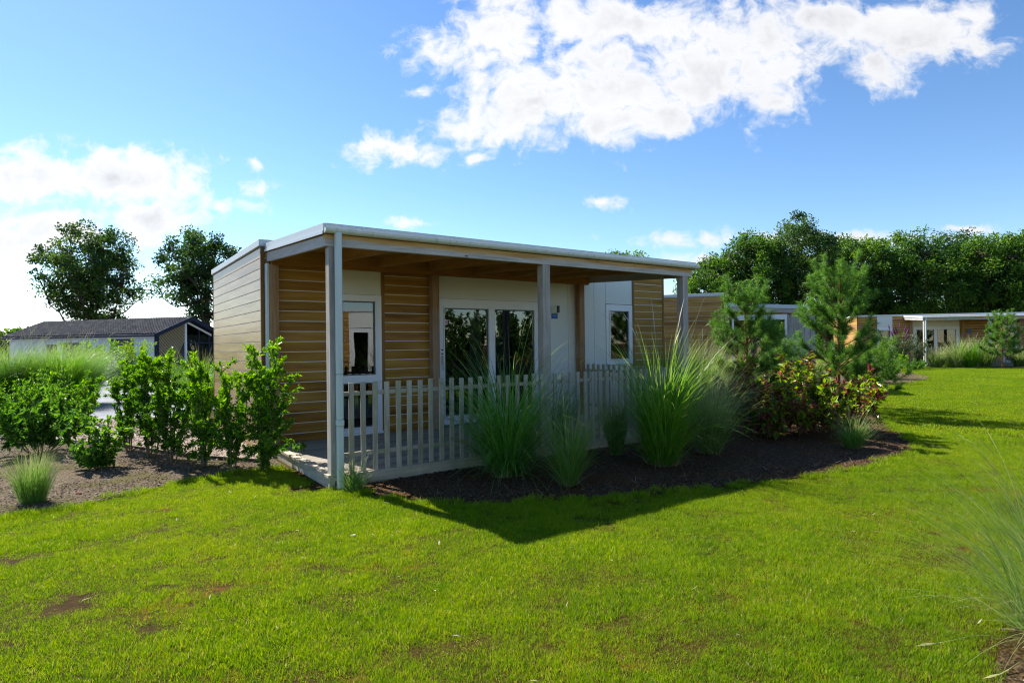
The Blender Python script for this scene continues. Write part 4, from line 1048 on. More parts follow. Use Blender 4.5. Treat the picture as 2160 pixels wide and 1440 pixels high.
def shrub(x, y, h, rad, n_stems, leaves, mat, stem_mat, label, seed, leaf=(.05, .025), shape='upright', name='shrub', group=None, bare=.15, cat='shrub', tips=True, flat=0., ell=None, lobes=True):
    r = rs(seed); root = root_at(name, x, y, label, cat, group)
    sb = MB(); S0, S1, LV, LR = [], [], [], []
    P, Dd = [], []
    nst = n_stems
    for i in range(nst):
        a = 2 * np.pi * (i + r.uniform(-.35, .35)) / nst; q = rad * .16 * r.rand()
        b = np.array([q * math.cos(a), q * math.sin(a), -.02])
        if shape == 'upright':
            sp = rad * r.uniform(.15, .85); hh = h * r.uniform(.72, 1.05)
        else:
            sp = rad * r.uniform(.3, 1.0); hh = h * r.uniform(.55, 1.0) * (1 - .35 * (sp / rad) ** 2)
        e = np.array([sp * math.cos(a), sp * math.sin(a), hh]); ctrl = np.array([e[0] * (.45 if shape == 'upright' else .75), e[1] * (.45 if shape == 'upright' else .75), hh * (.55 if shape == 'upright' else .45)])
        t = np.linspace(0, 1, 8)[:, None]; pts = (1 - t) ** 2 * b + 2 * t * (1 - t) * ctrl + t ** 2 * e + r.normal(0, .012 * h, (8, 3)) * t
        sb.tube([tuple(p) for p in pts], list(np.linspace(.0075, .0018, 8) * max(.6, min(h, 1.6))), 5)
        # side twigs
        nt = r.randint(7, 12)
        for _ in range(nt):
            k = r.uniform(bare + .05, .95); j = k * 7; i0 = int(j); f = j - i0; p = pts[i0] * (1 - f) + pts[min(i0 + 1, 7)] * f
            d = rand_dirs(r, 1, .9 if shape == 'upright' else .35)[0]; d[:2] += .5 * p[:2] / (rad + 1e-6); d /= np.linalg.norm(d)
            l = r.uniform(.12, .34) * (h if shape == 'upright' else rad) * (1.1 - .5 * k)
            q_ = np.array([p + d * l * s + np.array([0, 0, .12 * l * s * s]) for s in (0, .35, .7, 1)])
            sb.tube([tuple(z) for z in q_], [.0045, .0035, .0025, .0012], 4, cap=False)
            m_ = max(4, int(l / .022)); ts = r.uniform(.12, 1, m_); P.append(q_[0] + (q_[-1] - q_[0]) * ts[:, None]); Dd.append(np.tile(d, (m_, 1)))
        m_ = max(6, int(h / .03)); ts = r.uniform(bare, 1, m_); jj = ts * 7; i0 = np.minimum(jj.astype(int), 6); f = (jj - i0)[:, None]
        P.append(pts[i0] * (1 - f) + pts[i0 + 1] * f); dd = pts[i0 + 1] - pts[i0]; Dd.append(dd / np.linalg.norm(dd, axis=1, keepdims=True))
    P = np.concatenate(P); Dd = np.concatenate(Dd)
    k = r.randint(0, len(P), leaves); C = P[k] + r.normal(0, .012, (leaves, 3)); ax = Dd[k]
    k2 = C[:, 2] > h * bare * .6; C, ax = C[k2], ax[k2]; n = len(C)
    side = rand_dirs(r, n, .15); D = ax * r.uniform(.2, .9, n)[:, None] + side * .8
    Nn = rand_dirs(r, n, 1.6)
    L = leaf[0] * r.uniform(.55, 1.25, n); Wd = L * leaf[1] / leaf[0] * r.uniform(.8, 1.15, n)
    V, Q = leaf_quads(C, D, Nn, L, Wd)
    # leaf tone rises towards the top, with random variation
    hv = np.clip(C[:, 2] / h, 0, 1); var = np.clip(.30 + .42 * hv ** 2 + r.normal(0, .20, n), 0, 1)
    sb.build('stems', stem_mat, root)
    np_mesh('foliage', V, [Q], mat, root, attrs={'var': np.repeat(var, 6)})
    return root

def pine(x, y, h, rad, label, seed, dens=1.0, name='young_pine', needle=.135, nw=.0042):
    r = rs(seed); root = root_at(name, x, y, label, 'pine')
    sb = MB(); shoots = []   # (p0,p1)
    lean = r.normal(0, .02, 2)
    tp = [(lean[0] * z, lean[1] * z, z) for z in np.linspace(-.05, h, 9)]
    sb.tube(tp, list(np.linspace(.045, .006, 9) * h / 3), 8)
    trunk = lambda z: np.array([lean[0] * z, lean[1] * z, z])
    shoots.append((trunk(h * .80), trunk(h), .9))
    whorls = [.20, .32, .45, .57, .69, .80]
    for wi, wz in enumerate(whorls):
        nb = r.randint(5, 8); reach = rad * (1.15 - .92 * wz ** 1.2)
        a0 = r.rand() * 6.28
        for b in range(nb):
            a = a0 + 2 * np.pi * (b + r.uniform(-.3, .3)) / nb; L = reach * r.uniform(.75, 1.15)
            rise = L * (.30 + .9 * wz) * r.uniform(.8, 1.3)
            p0 = trunk(h * wz + r.uniform(-.03, .03)); n = 6; pts = []
            for s in np.linspace(0, 1, n):
                pts.append(p0 + np.array([math.cos(a) * L * s, math.sin(a) * L * s, rise * (s ** 1.5)]))
            sb.tube([tuple(p) for p in pts], list(np.linspace(.013, .004, n) * h / 3), 5)
            # terminal candle and side shoots curve upwards
            e = pts[-1]; up = np.array([math.cos(a) * .35, math.sin(a) * .35, 1.0]); up /= np.linalg.norm(up)
            sl = r.uniform(.22, .36) * h / 3 * (1.0 if wz > .4 else .85)
            shoots.append((pts[3], e, 1.0)); shoots.append((e, e + up * sl, 1.0))
            ns = r.randint(6, 10) if wz < .6 else 3
            for _ in range(ns):
                s = r.uniform(.35, .98); i0 = int(s * (n - 1)); f = s * (n - 1) - i0; q = pts[i0] * (1 - f) + pts[min(i0 + 1, n - 1)] * f
                aa = a + r.uniform(-1.3, 1.3); d = np.array([math.cos(aa), math.sin(aa), r.uniform(.35, 1.3)]); d /= np.linalg.norm(d)
                l = r.uniform(.18, .34) * h / 3; q2 = q + d * l + np.array([0, 0, .06]) * l
                sb.tube([tuple(q), tuple(q2)], [.005, .003], 4, cap=False); shoots.append((q, q2, 1.0))
    for _ in range(5):   # candles round the leader
        a = r.rand() * 6.28; p0 = trunk(h * .80); d = np.array([math.cos(a) * .55, math.sin(a) * .55, 1.]); d /= np.linalg.norm(d); l = h * r.uniform(.10, .17)
        shoots.append((p0, p0 + d * l, 1.)); sb.tube([tuple(p0), tuple(p0 + d * l)], [.006, .003], 4)
    sb.build('trunk', M['bark_pine'], root)
    B, A, L, W_, DD = [], [], [], [], []
    for p0, p1, k in shoots:
        ln = np.linalg.norm(p1 - p0); n = int(ln / .0015 * dens * k); ax = (p1 - p0) / ln
        t = r.rand(n) ** .8; C = p0 + (p1 - p0) * t[:, None]
        rd = rand_dirs(r, n); rd -= (rd @ ax)[:, None] * ax; rd /= np.linalg.norm(rd, axis=1, keepdims=True) + 1e-9
        d = ax * r.uniform(.35, .95, n)[:, None] + rd; d /= np.linalg.norm(d, axis=1, keepdims=True); B.append(C); DD.append(d); L.append(needle * r.uniform(.6, 1.1, n) * (.7 + .3 * t))
    B = np.concatenate(B); D = np.concatenate(DD); L = np.concatenate(L); n = len(B)
    S = np.cross(D, rand_dirs(r, n)); S /= np.linalg.norm(S, axis=1, keepdims=True) + 1e-9
    droop = np.array([0, 0, -1.0]) * (L * .10)[:, None]
    mid = B + D * (L * .55)[:, None]; tip = B + D * L[:, None] + droop
    V = np.stack([B - S * nw / 2, B + S * nw / 2, mid + S * nw * .45, tip, mid - S * nw * .45], 1).reshape(-1, 3); k = np.arange(n)[:, None] * 5
    np_mesh('needles', V, [k + np.array([[0, 1, 2, 4]]), k + np.array([[4, 2, 3]])], M['needle'], root, attrs={'var': np.repeat(np.clip(.25 + .35 * B[:, 2] / h + r.normal(0, .17, n), 0, 1), 5)})
    return root

# ---- left bed
GL = 'shrubs planted in a row beside the cabin'
gx, gy = ground(70, 1063)
grass_clump(gx, gy, .60, .34, 800, M['misc_fine'], 'small blue-green grass tuft on the bare soil at the left edge', 101, .0032, (.1, .8), .16, stray=.05, base_r=.105, low=.45)
gx, gy = ground(86, 958); shrub(gx, gy, 1.12, .72, 16, 3300, M['dog_green'], M['stem'], 'wide broad-leaved green bush at the far left above the soil bed', 102, (.085, .045), 'spread', bare=.2)
gx, gy = ground(207, 992); shrub(gx, gy, .76, .36, 11, 1500, M['dog_green'], M['stem'], 'small low leafy bush between the wide left bush and the shrub row', 103, (.07, .042), 'spread', bare=.12)
row = [(272, 950, 1.36, .44, 'first shrub of the row, furthest left, with bare lower stems'), (316, 966, 1.45, .46, 'second shrub of the row, dense top over several thin stems'),
       (362, 981, 1.42, .46, 'third shrub of the row, beside the bare gap with gravel showing'), (432, 985, 1.46, .38, 'narrow fourth shrub of the row with open base'),
       (490, 991, 1.40, .34, 'slim fifth shrub of the row just left of the tallest shrub'), (556, 991, 1.60, .44, 'tallest glossy shrub of the row, right against the terrace corner')]
for i, (px, py, h, rd, lb) in enumerate(row):
    gx, gy = ground(px, py); shrub(gx, gy, h, rd, (5, 6, 5, 5, 5, 8)[i], (6400, 8000, 7400, 5600, 5200, 9500)[i], M['privet'], M['stem'], lb, 110 + i, (.050, .023), 'upright', group=GL, bare=(.14, .13, .15, .08, .07, .03)[i])

GB = 'mixed plants behind the left bed'
def P3(px, Y): return at_depth(px, Y)
for i, (px, Y, h, rd, mt, n, lf, lb, shp, bare) in enumerate([
    (150, 12.6, 1.30, .85, 'privet', 4200, (.07, .03), 'rounded green bush behind the wide left bush', 'spread', .05),
    (25, 12.0, 1.25, .80, 'privet', 3800, (.07, .03), 'bushy green shrub at the left edge below the feathery grass', 'spread', .05),
    (-70, 13, 1.4, .9, 'privet', 2500, (.07, .03), 'green shrub cut off by the left edge', 'spread', .05),
    (95, 14.5, 1.45, .9, 'dog_green', 3400, (.07, .035), 'darker bush in front of the feathery grass clumps', 'spread', .05),
    (205, 27, 1.95, 1.3, 'privet', 3800, (.11, .045), 'mid green hedge shrub under the small windows of the dark-roofed house', 'upright', .05),
    (160, 29, 1.95, 1.3, 'dog_green', 3400, (.11, .045), 'hedge shrub left of the round bush near the dark-roofed house', 'upright', .05),
    (247, 25.0, 1.6, 1.0, 'dog_green', 2600, (.10, .045), 'lower dark hedge shrub beside the round bright bush', 'upright', .05),
    (279, 23.0, 1.85, .86, 'light_shrub', 6500, (.075, .026), 'round dense bright bush before the dark-roofed house', 'upright', .02),
    (345, 19.5, 1.45, .75, 'light_shrub', 2600, (.08, .03), 'light yellow-green bush in front of the slatted gable', 'spread', .03),
    (388, 24, 1.45, .8, 'privet', 2600, (.08, .03), 'green bush below the large gable window', 'spread', .03)]):
    gx, gy = P3(px, Y); shrub(gx, gy, h, rd, 14, n, M[mt], M['stem'], lb, 130 + i, lf, shp, group=GB, bare=bare)
GF = 'feathery grasses at the far left'
for i, (px, Y, h, lb) in enumerate([(-40, 15.5, 1.7, 'feathery grass cut by the left edge'), (28, 16.2, 1.78, 'feathery grass nearest the left edge'), (84, 17.0, 1.82, 'tallest feathery grass clump at far left'), (132, 16.5, 1.75, 'feathery grass clump in the middle of the group'), (172, 17.5, 1.72, 'arching feathery grass at the right end of the group')]):
    gx, gy = P3(px, Y); grass_clump(gx, gy, h * 1.12, 1.5, 1500, M['misc_bright' if i % 2 else 'misc_dark'], lb, 150 + i, .010, (.5, 1.5), .22, group=GF, lean=(R(5), .8), stray=.05, plumes=14, base_r=.28, segs=7)
gx, gy = P3(424, 13.4); grass_clump(gx, gy, 1.65, .9, 900, M['misc_bright'], 'bright grass clump behind the rear corner of the cabin end wall', 160, .009, (.3, 1.2), .2, base_r=.16)

# ---- right bed
GR = 'ornamental grasses in the terrace bed'
gx, gy = ground(1072, 1008); grass_clump(gx, gy, 1.85, 1.1, 1050, M['misc_dark'], 'large dark green arching grass in front of the picket fence, middle post', 170, .0105, (.6, 2.2), .26, group=GR, base_r=.15, stray=.34, low=.75)
gx, gy = ground(1200, 1027); grass_clump(gx, gy, 1.02, .45, 460, M['misc_fine'], 'small fine grass tuft at the front of the dark mulch', 171, .0062, (.15, 1.1), .22, group=GR, base_r=.075, stray=.10, low=.5, plumes=4)
gx, gy = ground(1172, 955); grass_clump(gx, gy, 1.30, .8, 420, M['misc_dark'], 'dark grass half hidden behind the small front tuft', 172, .009, (.4, 1.7), .24, group=GR, base_r=.11, stray=.2)
gx, gy = ground(1300, 962); grass_clump(gx, gy, 1.02, .4, 420, M['misc_fine'], 'fine grass tuft in shade between the two large clumps', 173, .006, (.1, .9), .14, group=GR, base_r=.08)
gx, gy = ground(1398, 984); grass_clump(gx, gy, 1.82, 1.0, 900, M['misc_bright'], 'tallest bright green grass clump, beside the right terrace post', 174, .0115, (.25, 1.5), .13, group=GR, base_r=.17, stray=.26, low=.75, plumes=7)
gx, gy = ground(1496, 962); grass_clump(gx, gy, 1.36, .8, 850, M['misc_pale'], 'pale fine grass clump right of the tallest grass', 175, .0066, (.15, 1.1), .22, group=GR, base_r=.12, stray=.1, low=.5)
gx, gy = ground(1797, 950); grass_clump(gx, gy, .66, .6, 520, M['misc_fine'], 'low arching fine grass at the right end of the bed', 176, .0036, (.4, 1.5), .30, group=GR, base_r=.09, stray=.12, plumes=5)
gx, gy = ground(748, 1036); grass_clump(gx, gy, .46, .45, 260, M['misc_fine'], 'small wispy grass at the foot of the corner downpipe', 177, .0036, (.2, 1.1), .35, group=GR, base_r=.06, stray=.2, plumes=4)
gx, gy = P3(1408, 11.6); grass_clump(gx, gy, 1.75, .8, 700, M['misc_bright'], 'grass clump behind the right terrace post', 178, .010, (.2, 1.2), .18, group=GR, base_r=.14)
gx, gy = P3(1480, 11.2); grass_clump(gx, gy, 1.80, .9, 900, M['misc_fine'], 'blue-green grass between right post and first pine', 179, .007, (.2, 1.2), .2, group=GR, base_r=.16, plumes=6)
gx, gy = P3(1545, 12.6); grass_clump(gx, gy, 1.65, .9, 700, M['misc_pale'], 'pale grass behind the first pine', 180, .007, (.3, 1.3), .22, group=GR, base_r=.16)
gx, gy = P3(1700, 13.8); grass_clump(gx, gy, 1.45, .9, 700, M['misc_pale'], 'pale grass between the two pines', 181, .007, (.3, 1.3), .24, group=GR, base_r=.16)
gx, gy = P3(1455, 9.6); grass_clump(gx, gy, 1.25, .9, 600, M['misc_pale'], 'pale grass just right of the post behind the fine clump', 182, .006, (.3, 1.2), .24, group=GR, base_r=.14)
GD = 'dogwood bushes in the terrace bed'
gx, gy = ground(1735, 918); shrub(gx, gy, 1.42, 1.2, 22, 6400, M['dog_red'], M['stem_red'], 'wide dogwood with green and maroon leaves over bare red stems', 190, (.105, .052), 'spread', group=GD, bare=.22)
gx, gy = ground(1610, 925); shrub(gx, gy, 1.42, .92, 18, 4600, M['dog_red'], M['stem_red'], 'yellow-green dogwood beside the pale grass', 191, (.105, .052), 'spread', group=GD, bare=.16)
gx, gy = ground(1668, 880); shrub(gx, gy, 1.50, .85, 14, 2300, M['dog_red'], M['stem_red'], 'taller dogwood rising between the two pines', 192, (.105, .052), 'spread', group=GD, bare=.2)
gx, gy = P3(1582, 11.2); pine(gx, gy, 2.70, .66, 'smaller young pine in front of the boarded neighbour cabin', 200, .95)
gx, gy = P3(1766, 12.8); pine(gx, gy, 3.25, .84, 'taller young pine with upright candles right of the bed', 206, 1.0)
gx, gy = P3(1648, 14.0); pine(gx, gy, 1.7, .6, 'low pine filling the gap between the two larger pines', 202, .6)
gx, gy = P3(1838, 13.6); pine(gx, gy, 1.45, .7, 'low spreading pine at the right end of the pines', 203, .7)
GM = 'shrubs on the mulch spit in the lawn'
for i, (px, Y, h, rd, mt, n, lb) in enumerate([(1868, 24, 1.45, .9, 'light_shrub', 2600, 'yellow-green leafy shrub on the mulch spit beyond the pines'), (1835, 22, 1.5, .9, 'light_shrub', 2400, 'light green shrub close behind the low pine'),
                                              (1800, 26, 1.6, 1.1, 'dog_green', 2400, 'green shrub behind the taller pine')]):
    gx, gy = P3(px, Y); shrub(gx, gy, h, rd, 12, n, M[mt], M['stem'], lb, 220 + i, (.09, .05), 'spread', group=GM, bare=.04)
GN = 'plants in front of the distant cabin'
for i, (px, Y, h, rd, mt, n, lb) in enumerate([(1897, 33.5, 1.95, .95, 'grey_shrub', 3000, 'grey-green butterfly bush with dark purple flower spikes'), (1935, 34.2, 1.6, .7, 'grey_shrub', 1700, 'smaller grey shrub beside the butterfly bush'),
                                              (1930, 31.6, .62, .75, 'dog_green', 1200, 'low green cushion shrub at the lawn edge before the far cabin'), (1872, 31, 1.5, 1.0, 'light_shrub', 2000, 'yellow-green shrub left of the butterfly bush')]):
    gx, gy = P3(px, Y); s = shrub(gx, gy, h, rd, 14, n, M[mt], M['stem'], lb, 240 + i, (.11, .045), 'upright' if i < 2 else 'spread', group=GN, bare=.03)
    if i == 0:
        r = rs(5)
        for k in range(11):
            a = r.rand() * 6.28; q = r.uniform(.2, .95); zz = h * r.uniform(.85, 1.2); p = np.array([q * math.cos(a), q * math.sin(a), zz]); d = np.array([math.cos(a) * .5, math.sin(a) * .5, r.uniform(.5, 1.2)]); d /= np.linalg.norm(d); l = r.uniform(.22, .4)
            MB().tube([tuple(p + d * l * t_) for t_ in (-.6, 0, .5, 1)], [.006, .035, .03, .006], 6).build('flower_spike', M['purple'], s)
for i, (px, Y, h, mt, lb) in enumerate([(1975, 33.6, 1.35, 'misc_pale', 'low pale grass at the post of the far cabin'), (2018, 33.2, 1.95, 'misc_pale', 'pale arching grass before the far glass door'), (2046, 32.8, 1.95, 'misc_bright', 'bright green grass in front of the far cabin'), (2078, 33.3, 1.85, 'misc_pale', 'pale grass left of the far little pine'), (2150, 33, 1.4, 'misc_pale', 'pale grass at the right edge before the far cabin'), (2000, 34, 1.2, 'misc_fine', 'small dim grass against the far fence')]):
    gx, gy = P3(px, Y); grass_clump(gx, gy, h, 1.3, 420, M[mt], lb, 260 + i, .018, (.3, 1.4), .24, group='grasses in front of the distant cabin', base_r=.22, segs=6)
gx, gy = P3(2114, 32.0); pine(gx, gy, 2.95, .95, 'small soft pine in front of the far cabin', 210, .5, nw=.009)
# foreground tussock just outside the lower right corner
grass_clump(2.95, 3.20, 1.05, .9, 360, M['misc_pale'], 'tall loose grass tussock leaning in at the lower right corner', 300, .0042, (.3, 1.1), .50, base_r=.24, lean=(R(165), .6), stray=.1, segs=10, plumes=14)
grass_clump(3.50, 3.85, .9, .6, 220, M['misc_fine'], 'shorter grass tuft at the right edge of the foreground', 301, .0038, (.3, 1.0), .32, base_r=.12, stray=.1, segs=8)

# ------------------------------------------------------------------ trees
def tree(x, y, h, crown, label, seed, mat, n_clusters=150, per=110, leaf=.26, trunk_r=.32, name='tree', group=None, limbs=8, crown_shift=(0, 0), spread_r=.75, shell=.55, envelope=None, stretch=1.0):
    """crown = (centre height, radius, half height)"""
    r = rs(seed); root = root_at(name, x, y, label, 'tree', group)
    cz, cr, chh = crown; bz = cz - chh
    lob = rand_dirs(r, 9, .2); la = r.uniform(.72, 1.22, 9)
    def env(d):   # lumpy ellipsoid
        k = (d @ lob.T); w = np.exp(6 * (k - 1)); return (w @ la + .8 * .35) / (w.sum(1) + .35)
    d = rand_dirs(r, n_clusters, .1); q = r.uniform(0, 1, n_clusters) ** shell
    C = d * (env(d) * q)[:, None] * np.array([cr, cr, chh]) + np.array([crown_shift[0], crown_shift[1], cz])
    if envelope: C[:, :2] *= envelope((C[:, 2] - bz) / (2 * chh))[:, None]
    C[:, 2] = np.maximum(C[:, 2], bz + .3 * r.rand(n_clusters))
    sb = MB(); fork = max(1.2, bz * r.uniform(.75, .95))
    top = np.array([crown_shift[0] * .6, crown_shift[1] * .6, cz + chh * .45])
    tr = [np.array([0, 0, -.2]) + (np.array([0, 0, fork]) - np.array([0, 0, -.2])) * t for t in np.linspace(0, 1, 4)]
    tr += [np.array([0, 0, fork]) + (top - np.array([0, 0, fork])) * t + np.append(r.normal(0, .15, 2), 0) for t in (.25, .5, .75, 1)]
    sb.tube([tuple(p) for p in tr], list(np.array([1.25, 1, .92, .85, .62, .45, .28, .1]) * trunk_r), 9)
    nodes = [(p, .5 * trunk_r) for p in tr[3:7]]
    for i in range(limbs):
        a = 2 * np.pi * (i + r.uniform(-.3, .3)) / limbs; e = np.array([math.cos(a) * cr * .62, math.sin(a) * cr * .62, bz + 2 * chh * r.uniform(.2, .72)]); s = tr[3 + (i % 3)]
        ctrl = s + (e - s) * .45 + np.array([0, 0, -.06 * h]); t = np.linspace(0, 1, 7)[:, None]; L = (1 - t) ** 2 * s + 2 * t * (1 - t) * ctrl + t ** 2 * e + r.normal(0, .12, (7, 3)) * t
        sb.tube([tuple(p) for p in L], list(np.linspace(.45, .10, 7) * trunk_r), 6, cap=False); nodes += [(p, .15 * trunk_r) for p in L[2:]]
    NP = np.array([n_[0] for n_ in nodes])
    for c in C:
        dd = np.linalg.norm(NP - c, axis=1) + .6 * np.maximum(0, NP[:, 2] - c[2]); k = int(np.argmin(dd)); s = NP[k]
        m_ = (s + c) / 2 + r.normal(0, .25, 3) + np.array([0, 0, -.1 * np.linalg.norm(c - s)])
        sb.tube([tuple(s), tuple(m_), tuple(c)], [.10 * trunk_r + .01, .07 * trunk_r + .005, .012], 4, cap=False)
    sb.build('trunk', M['bark'], root)
    n = n_clusters * per; k = np.repeat(np.arange(n_clusters), per); sz = r.uniform(.6, 1.3, n_clusters) * spread_r
    off = rand_dirs(r, n, 0) * (r.uniform(0, 1, n) ** .55)[:, None] * sz[k][:, None] * np.array([1, 1, .75 * stretch])
    P = C[k] + off
    outw = off / (np.linalg.norm(off, axis=1, keepdims=True) + 1e-6)
    D = outw * .6 + rand_dirs(r, n, -.1) * .8; Nn = rand_dirs(r, n, .9) + outw * .5
    L = leaf * r.uniform(.6, 1.25, n); V, Q = leaf_quads(P, D, Nn, L, L * .62, .2, .1)
    cv = r.uniform(.08, .80, n_clusters)
    np_mesh('crown', V, [Q], mat, root, attrs={'var': np.repeat(np.clip(cv[k] + r.normal(0, .16, n), 0, 1), 6)})
    return root
gx, gy = P3(196, 58); tree(gx, gy, 14, (8.3, 5.3, 5.6), 'round broadleaf tree with visible limbs behind the dark-roofed house', 401, M['tree_dark'], 190, 100, .27, .38, limbs=9, group='two trees behind the dark-roofed house', spread_r=.85, shell=.42, envelope=lambda t: .62 + .5 * np.clip(t, 0, 1) ** .6)
gx, gy = P3(440, 58); tree(gx, gy, 14, (8.6, 5.2, 5.2), 'open-crowned tree between the dark-roofed house and the cabin roof', 402, M['tree_dark'], 150, 105, .27, .36, limbs=8, crown_shift=(-.6, 0), group='two trees behind the dark-roofed house', spread_r=.85, shell=.40)
gx, gy = P3(257, 52); tree(gx, gy, 5, (3.2, 1.0, 1.6), 'thin sapling with sparse leaves behind the dark roof', 403, M['tree_mid'], 26, 18, .16, .07, spread_r=.5, limbs=4)
gx, gy = P3(1300, 75); tree(gx, gy, 13, (9.5, 5.2, 4.3), 'tree whose top just shows above the terrace roof', 404, M['tree_mid'], 150, 100, .3, .36, limbs=8, spread_r=.95)
TG = 'tall trees in a row beyond the neighbouring cabins'
protos = []
defs = [(1500, 62, 11.2, 5.0, 'tree_mid', 'lower rounded tree left end of the tree row beside the terrace roof'), (1590, 60, 13.6, 4.8, 'tree_mid', 'leafy tree rising behind the smaller young pine'),
        (1680, 61, 14.9, 5.2, 'tree_dark', 'tallest dark tree of the row behind the white-screened cabin'), (1745, 66, 13.6, 4.8, 'tree_dark', 'dark tree directly behind the tip of the taller pine'),
        (1835, 62, 13.3, 5.0, 'tree_mid', 'tree of the row above the gap between the two neighbouring cabins'), (1925, 60, 13.4, 5.0, 'tree_mid', 'spreading tree above the left end of the far cabin'),
        (2010, 64, 14.0, 5.2, 'tree_dark', 'tree of the row above the middle of the far cabin roof'), (2085, 58, 12.9, 4.6, 'tree_mid', 'lighter green tree above the little far pine'),
        (2155, 58, 12.4, 5.0, 'tree_mid', 'tree cut off by the right edge of the picture'), (2240, 58, 12.6, 5.2, 'tree_dark', 'last tree of the row beyond the right edge')]
for i, (px, Y, h, cr, mt, lb) in enumerate(defs):
    gx, gy = P3(px, Y); cr *= .88; ch = (h - 1.9) / 2
    tree(gx, gy, h, (h - ch - .2, cr, ch), lb, 420 + i, M[mt], 165, 135, .25, .30, group=TG, limbs=9, spread_r=.84, shell=.36, stretch=1.35, envelope=lambda t: .78 + .35 * np.sin(np.pi * np.clip(t, 0, 1) ** .8))
# second, further line closes most gaps low down
gx0 = 0
for i, (px, Y, h) in enumerate([(1440, 82, 9.5), (1545, 84, 10.5), (1640, 86, 11), (1720, 82, 10), (1795, 85, 11), (1880, 84, 10.5), (1965, 85, 11), (2050, 84, 11), (2130, 82, 11), (1370, 86, 7.5)]):
    gx, gy = P3(px, Y); h *= .66; ch = (h - 1.0) / 2
    tree(gx, gy, h, (h - ch, 4.6, ch), ['dim background tree left of the tree row, seen past the right post', 'background tree showing low between the first two trees of the row', 'background tree low behind the tallest tree', 'background tree low behind the taller pine', 'background tree low above the white window panel of the far cabin', 'background tree low above the left end of the far terrace', 'background tree low above the first far post', 'background tree low above the far glass door', 'background tree low at the right edge', 'low background tree seen under the terrace beam at right'][i], 460 + i, M['tree_dark'], 90, 75, .38, .26, group='background trees behind the tree row', limbs=6, spread_r=1.1, shell=.5)
# trees and hedge that only the door glass mirrors
GH = 'tall hedge shrubs mirrored in the sliding door'
for i, (x, y) in enumerate([(11.6, 5.2), (13.2, 3.2), (13.2, 7.2), (16.0, 6.2)]):
    shrub(x, y, 4.0, 2.1, 26, 9000, M['tree_dark'], M['stem'], ['mirrored hedge shrub nearest the terrace bed', 'mirrored hedge shrub furthest from the door', 'mirrored hedge shrub beside the taller pine shadow', 'mirrored hedge shrub at the back'][i], 500 + i, (.15, .08), 'spread', group=GH, bare=.02, name='hedge_shrub')

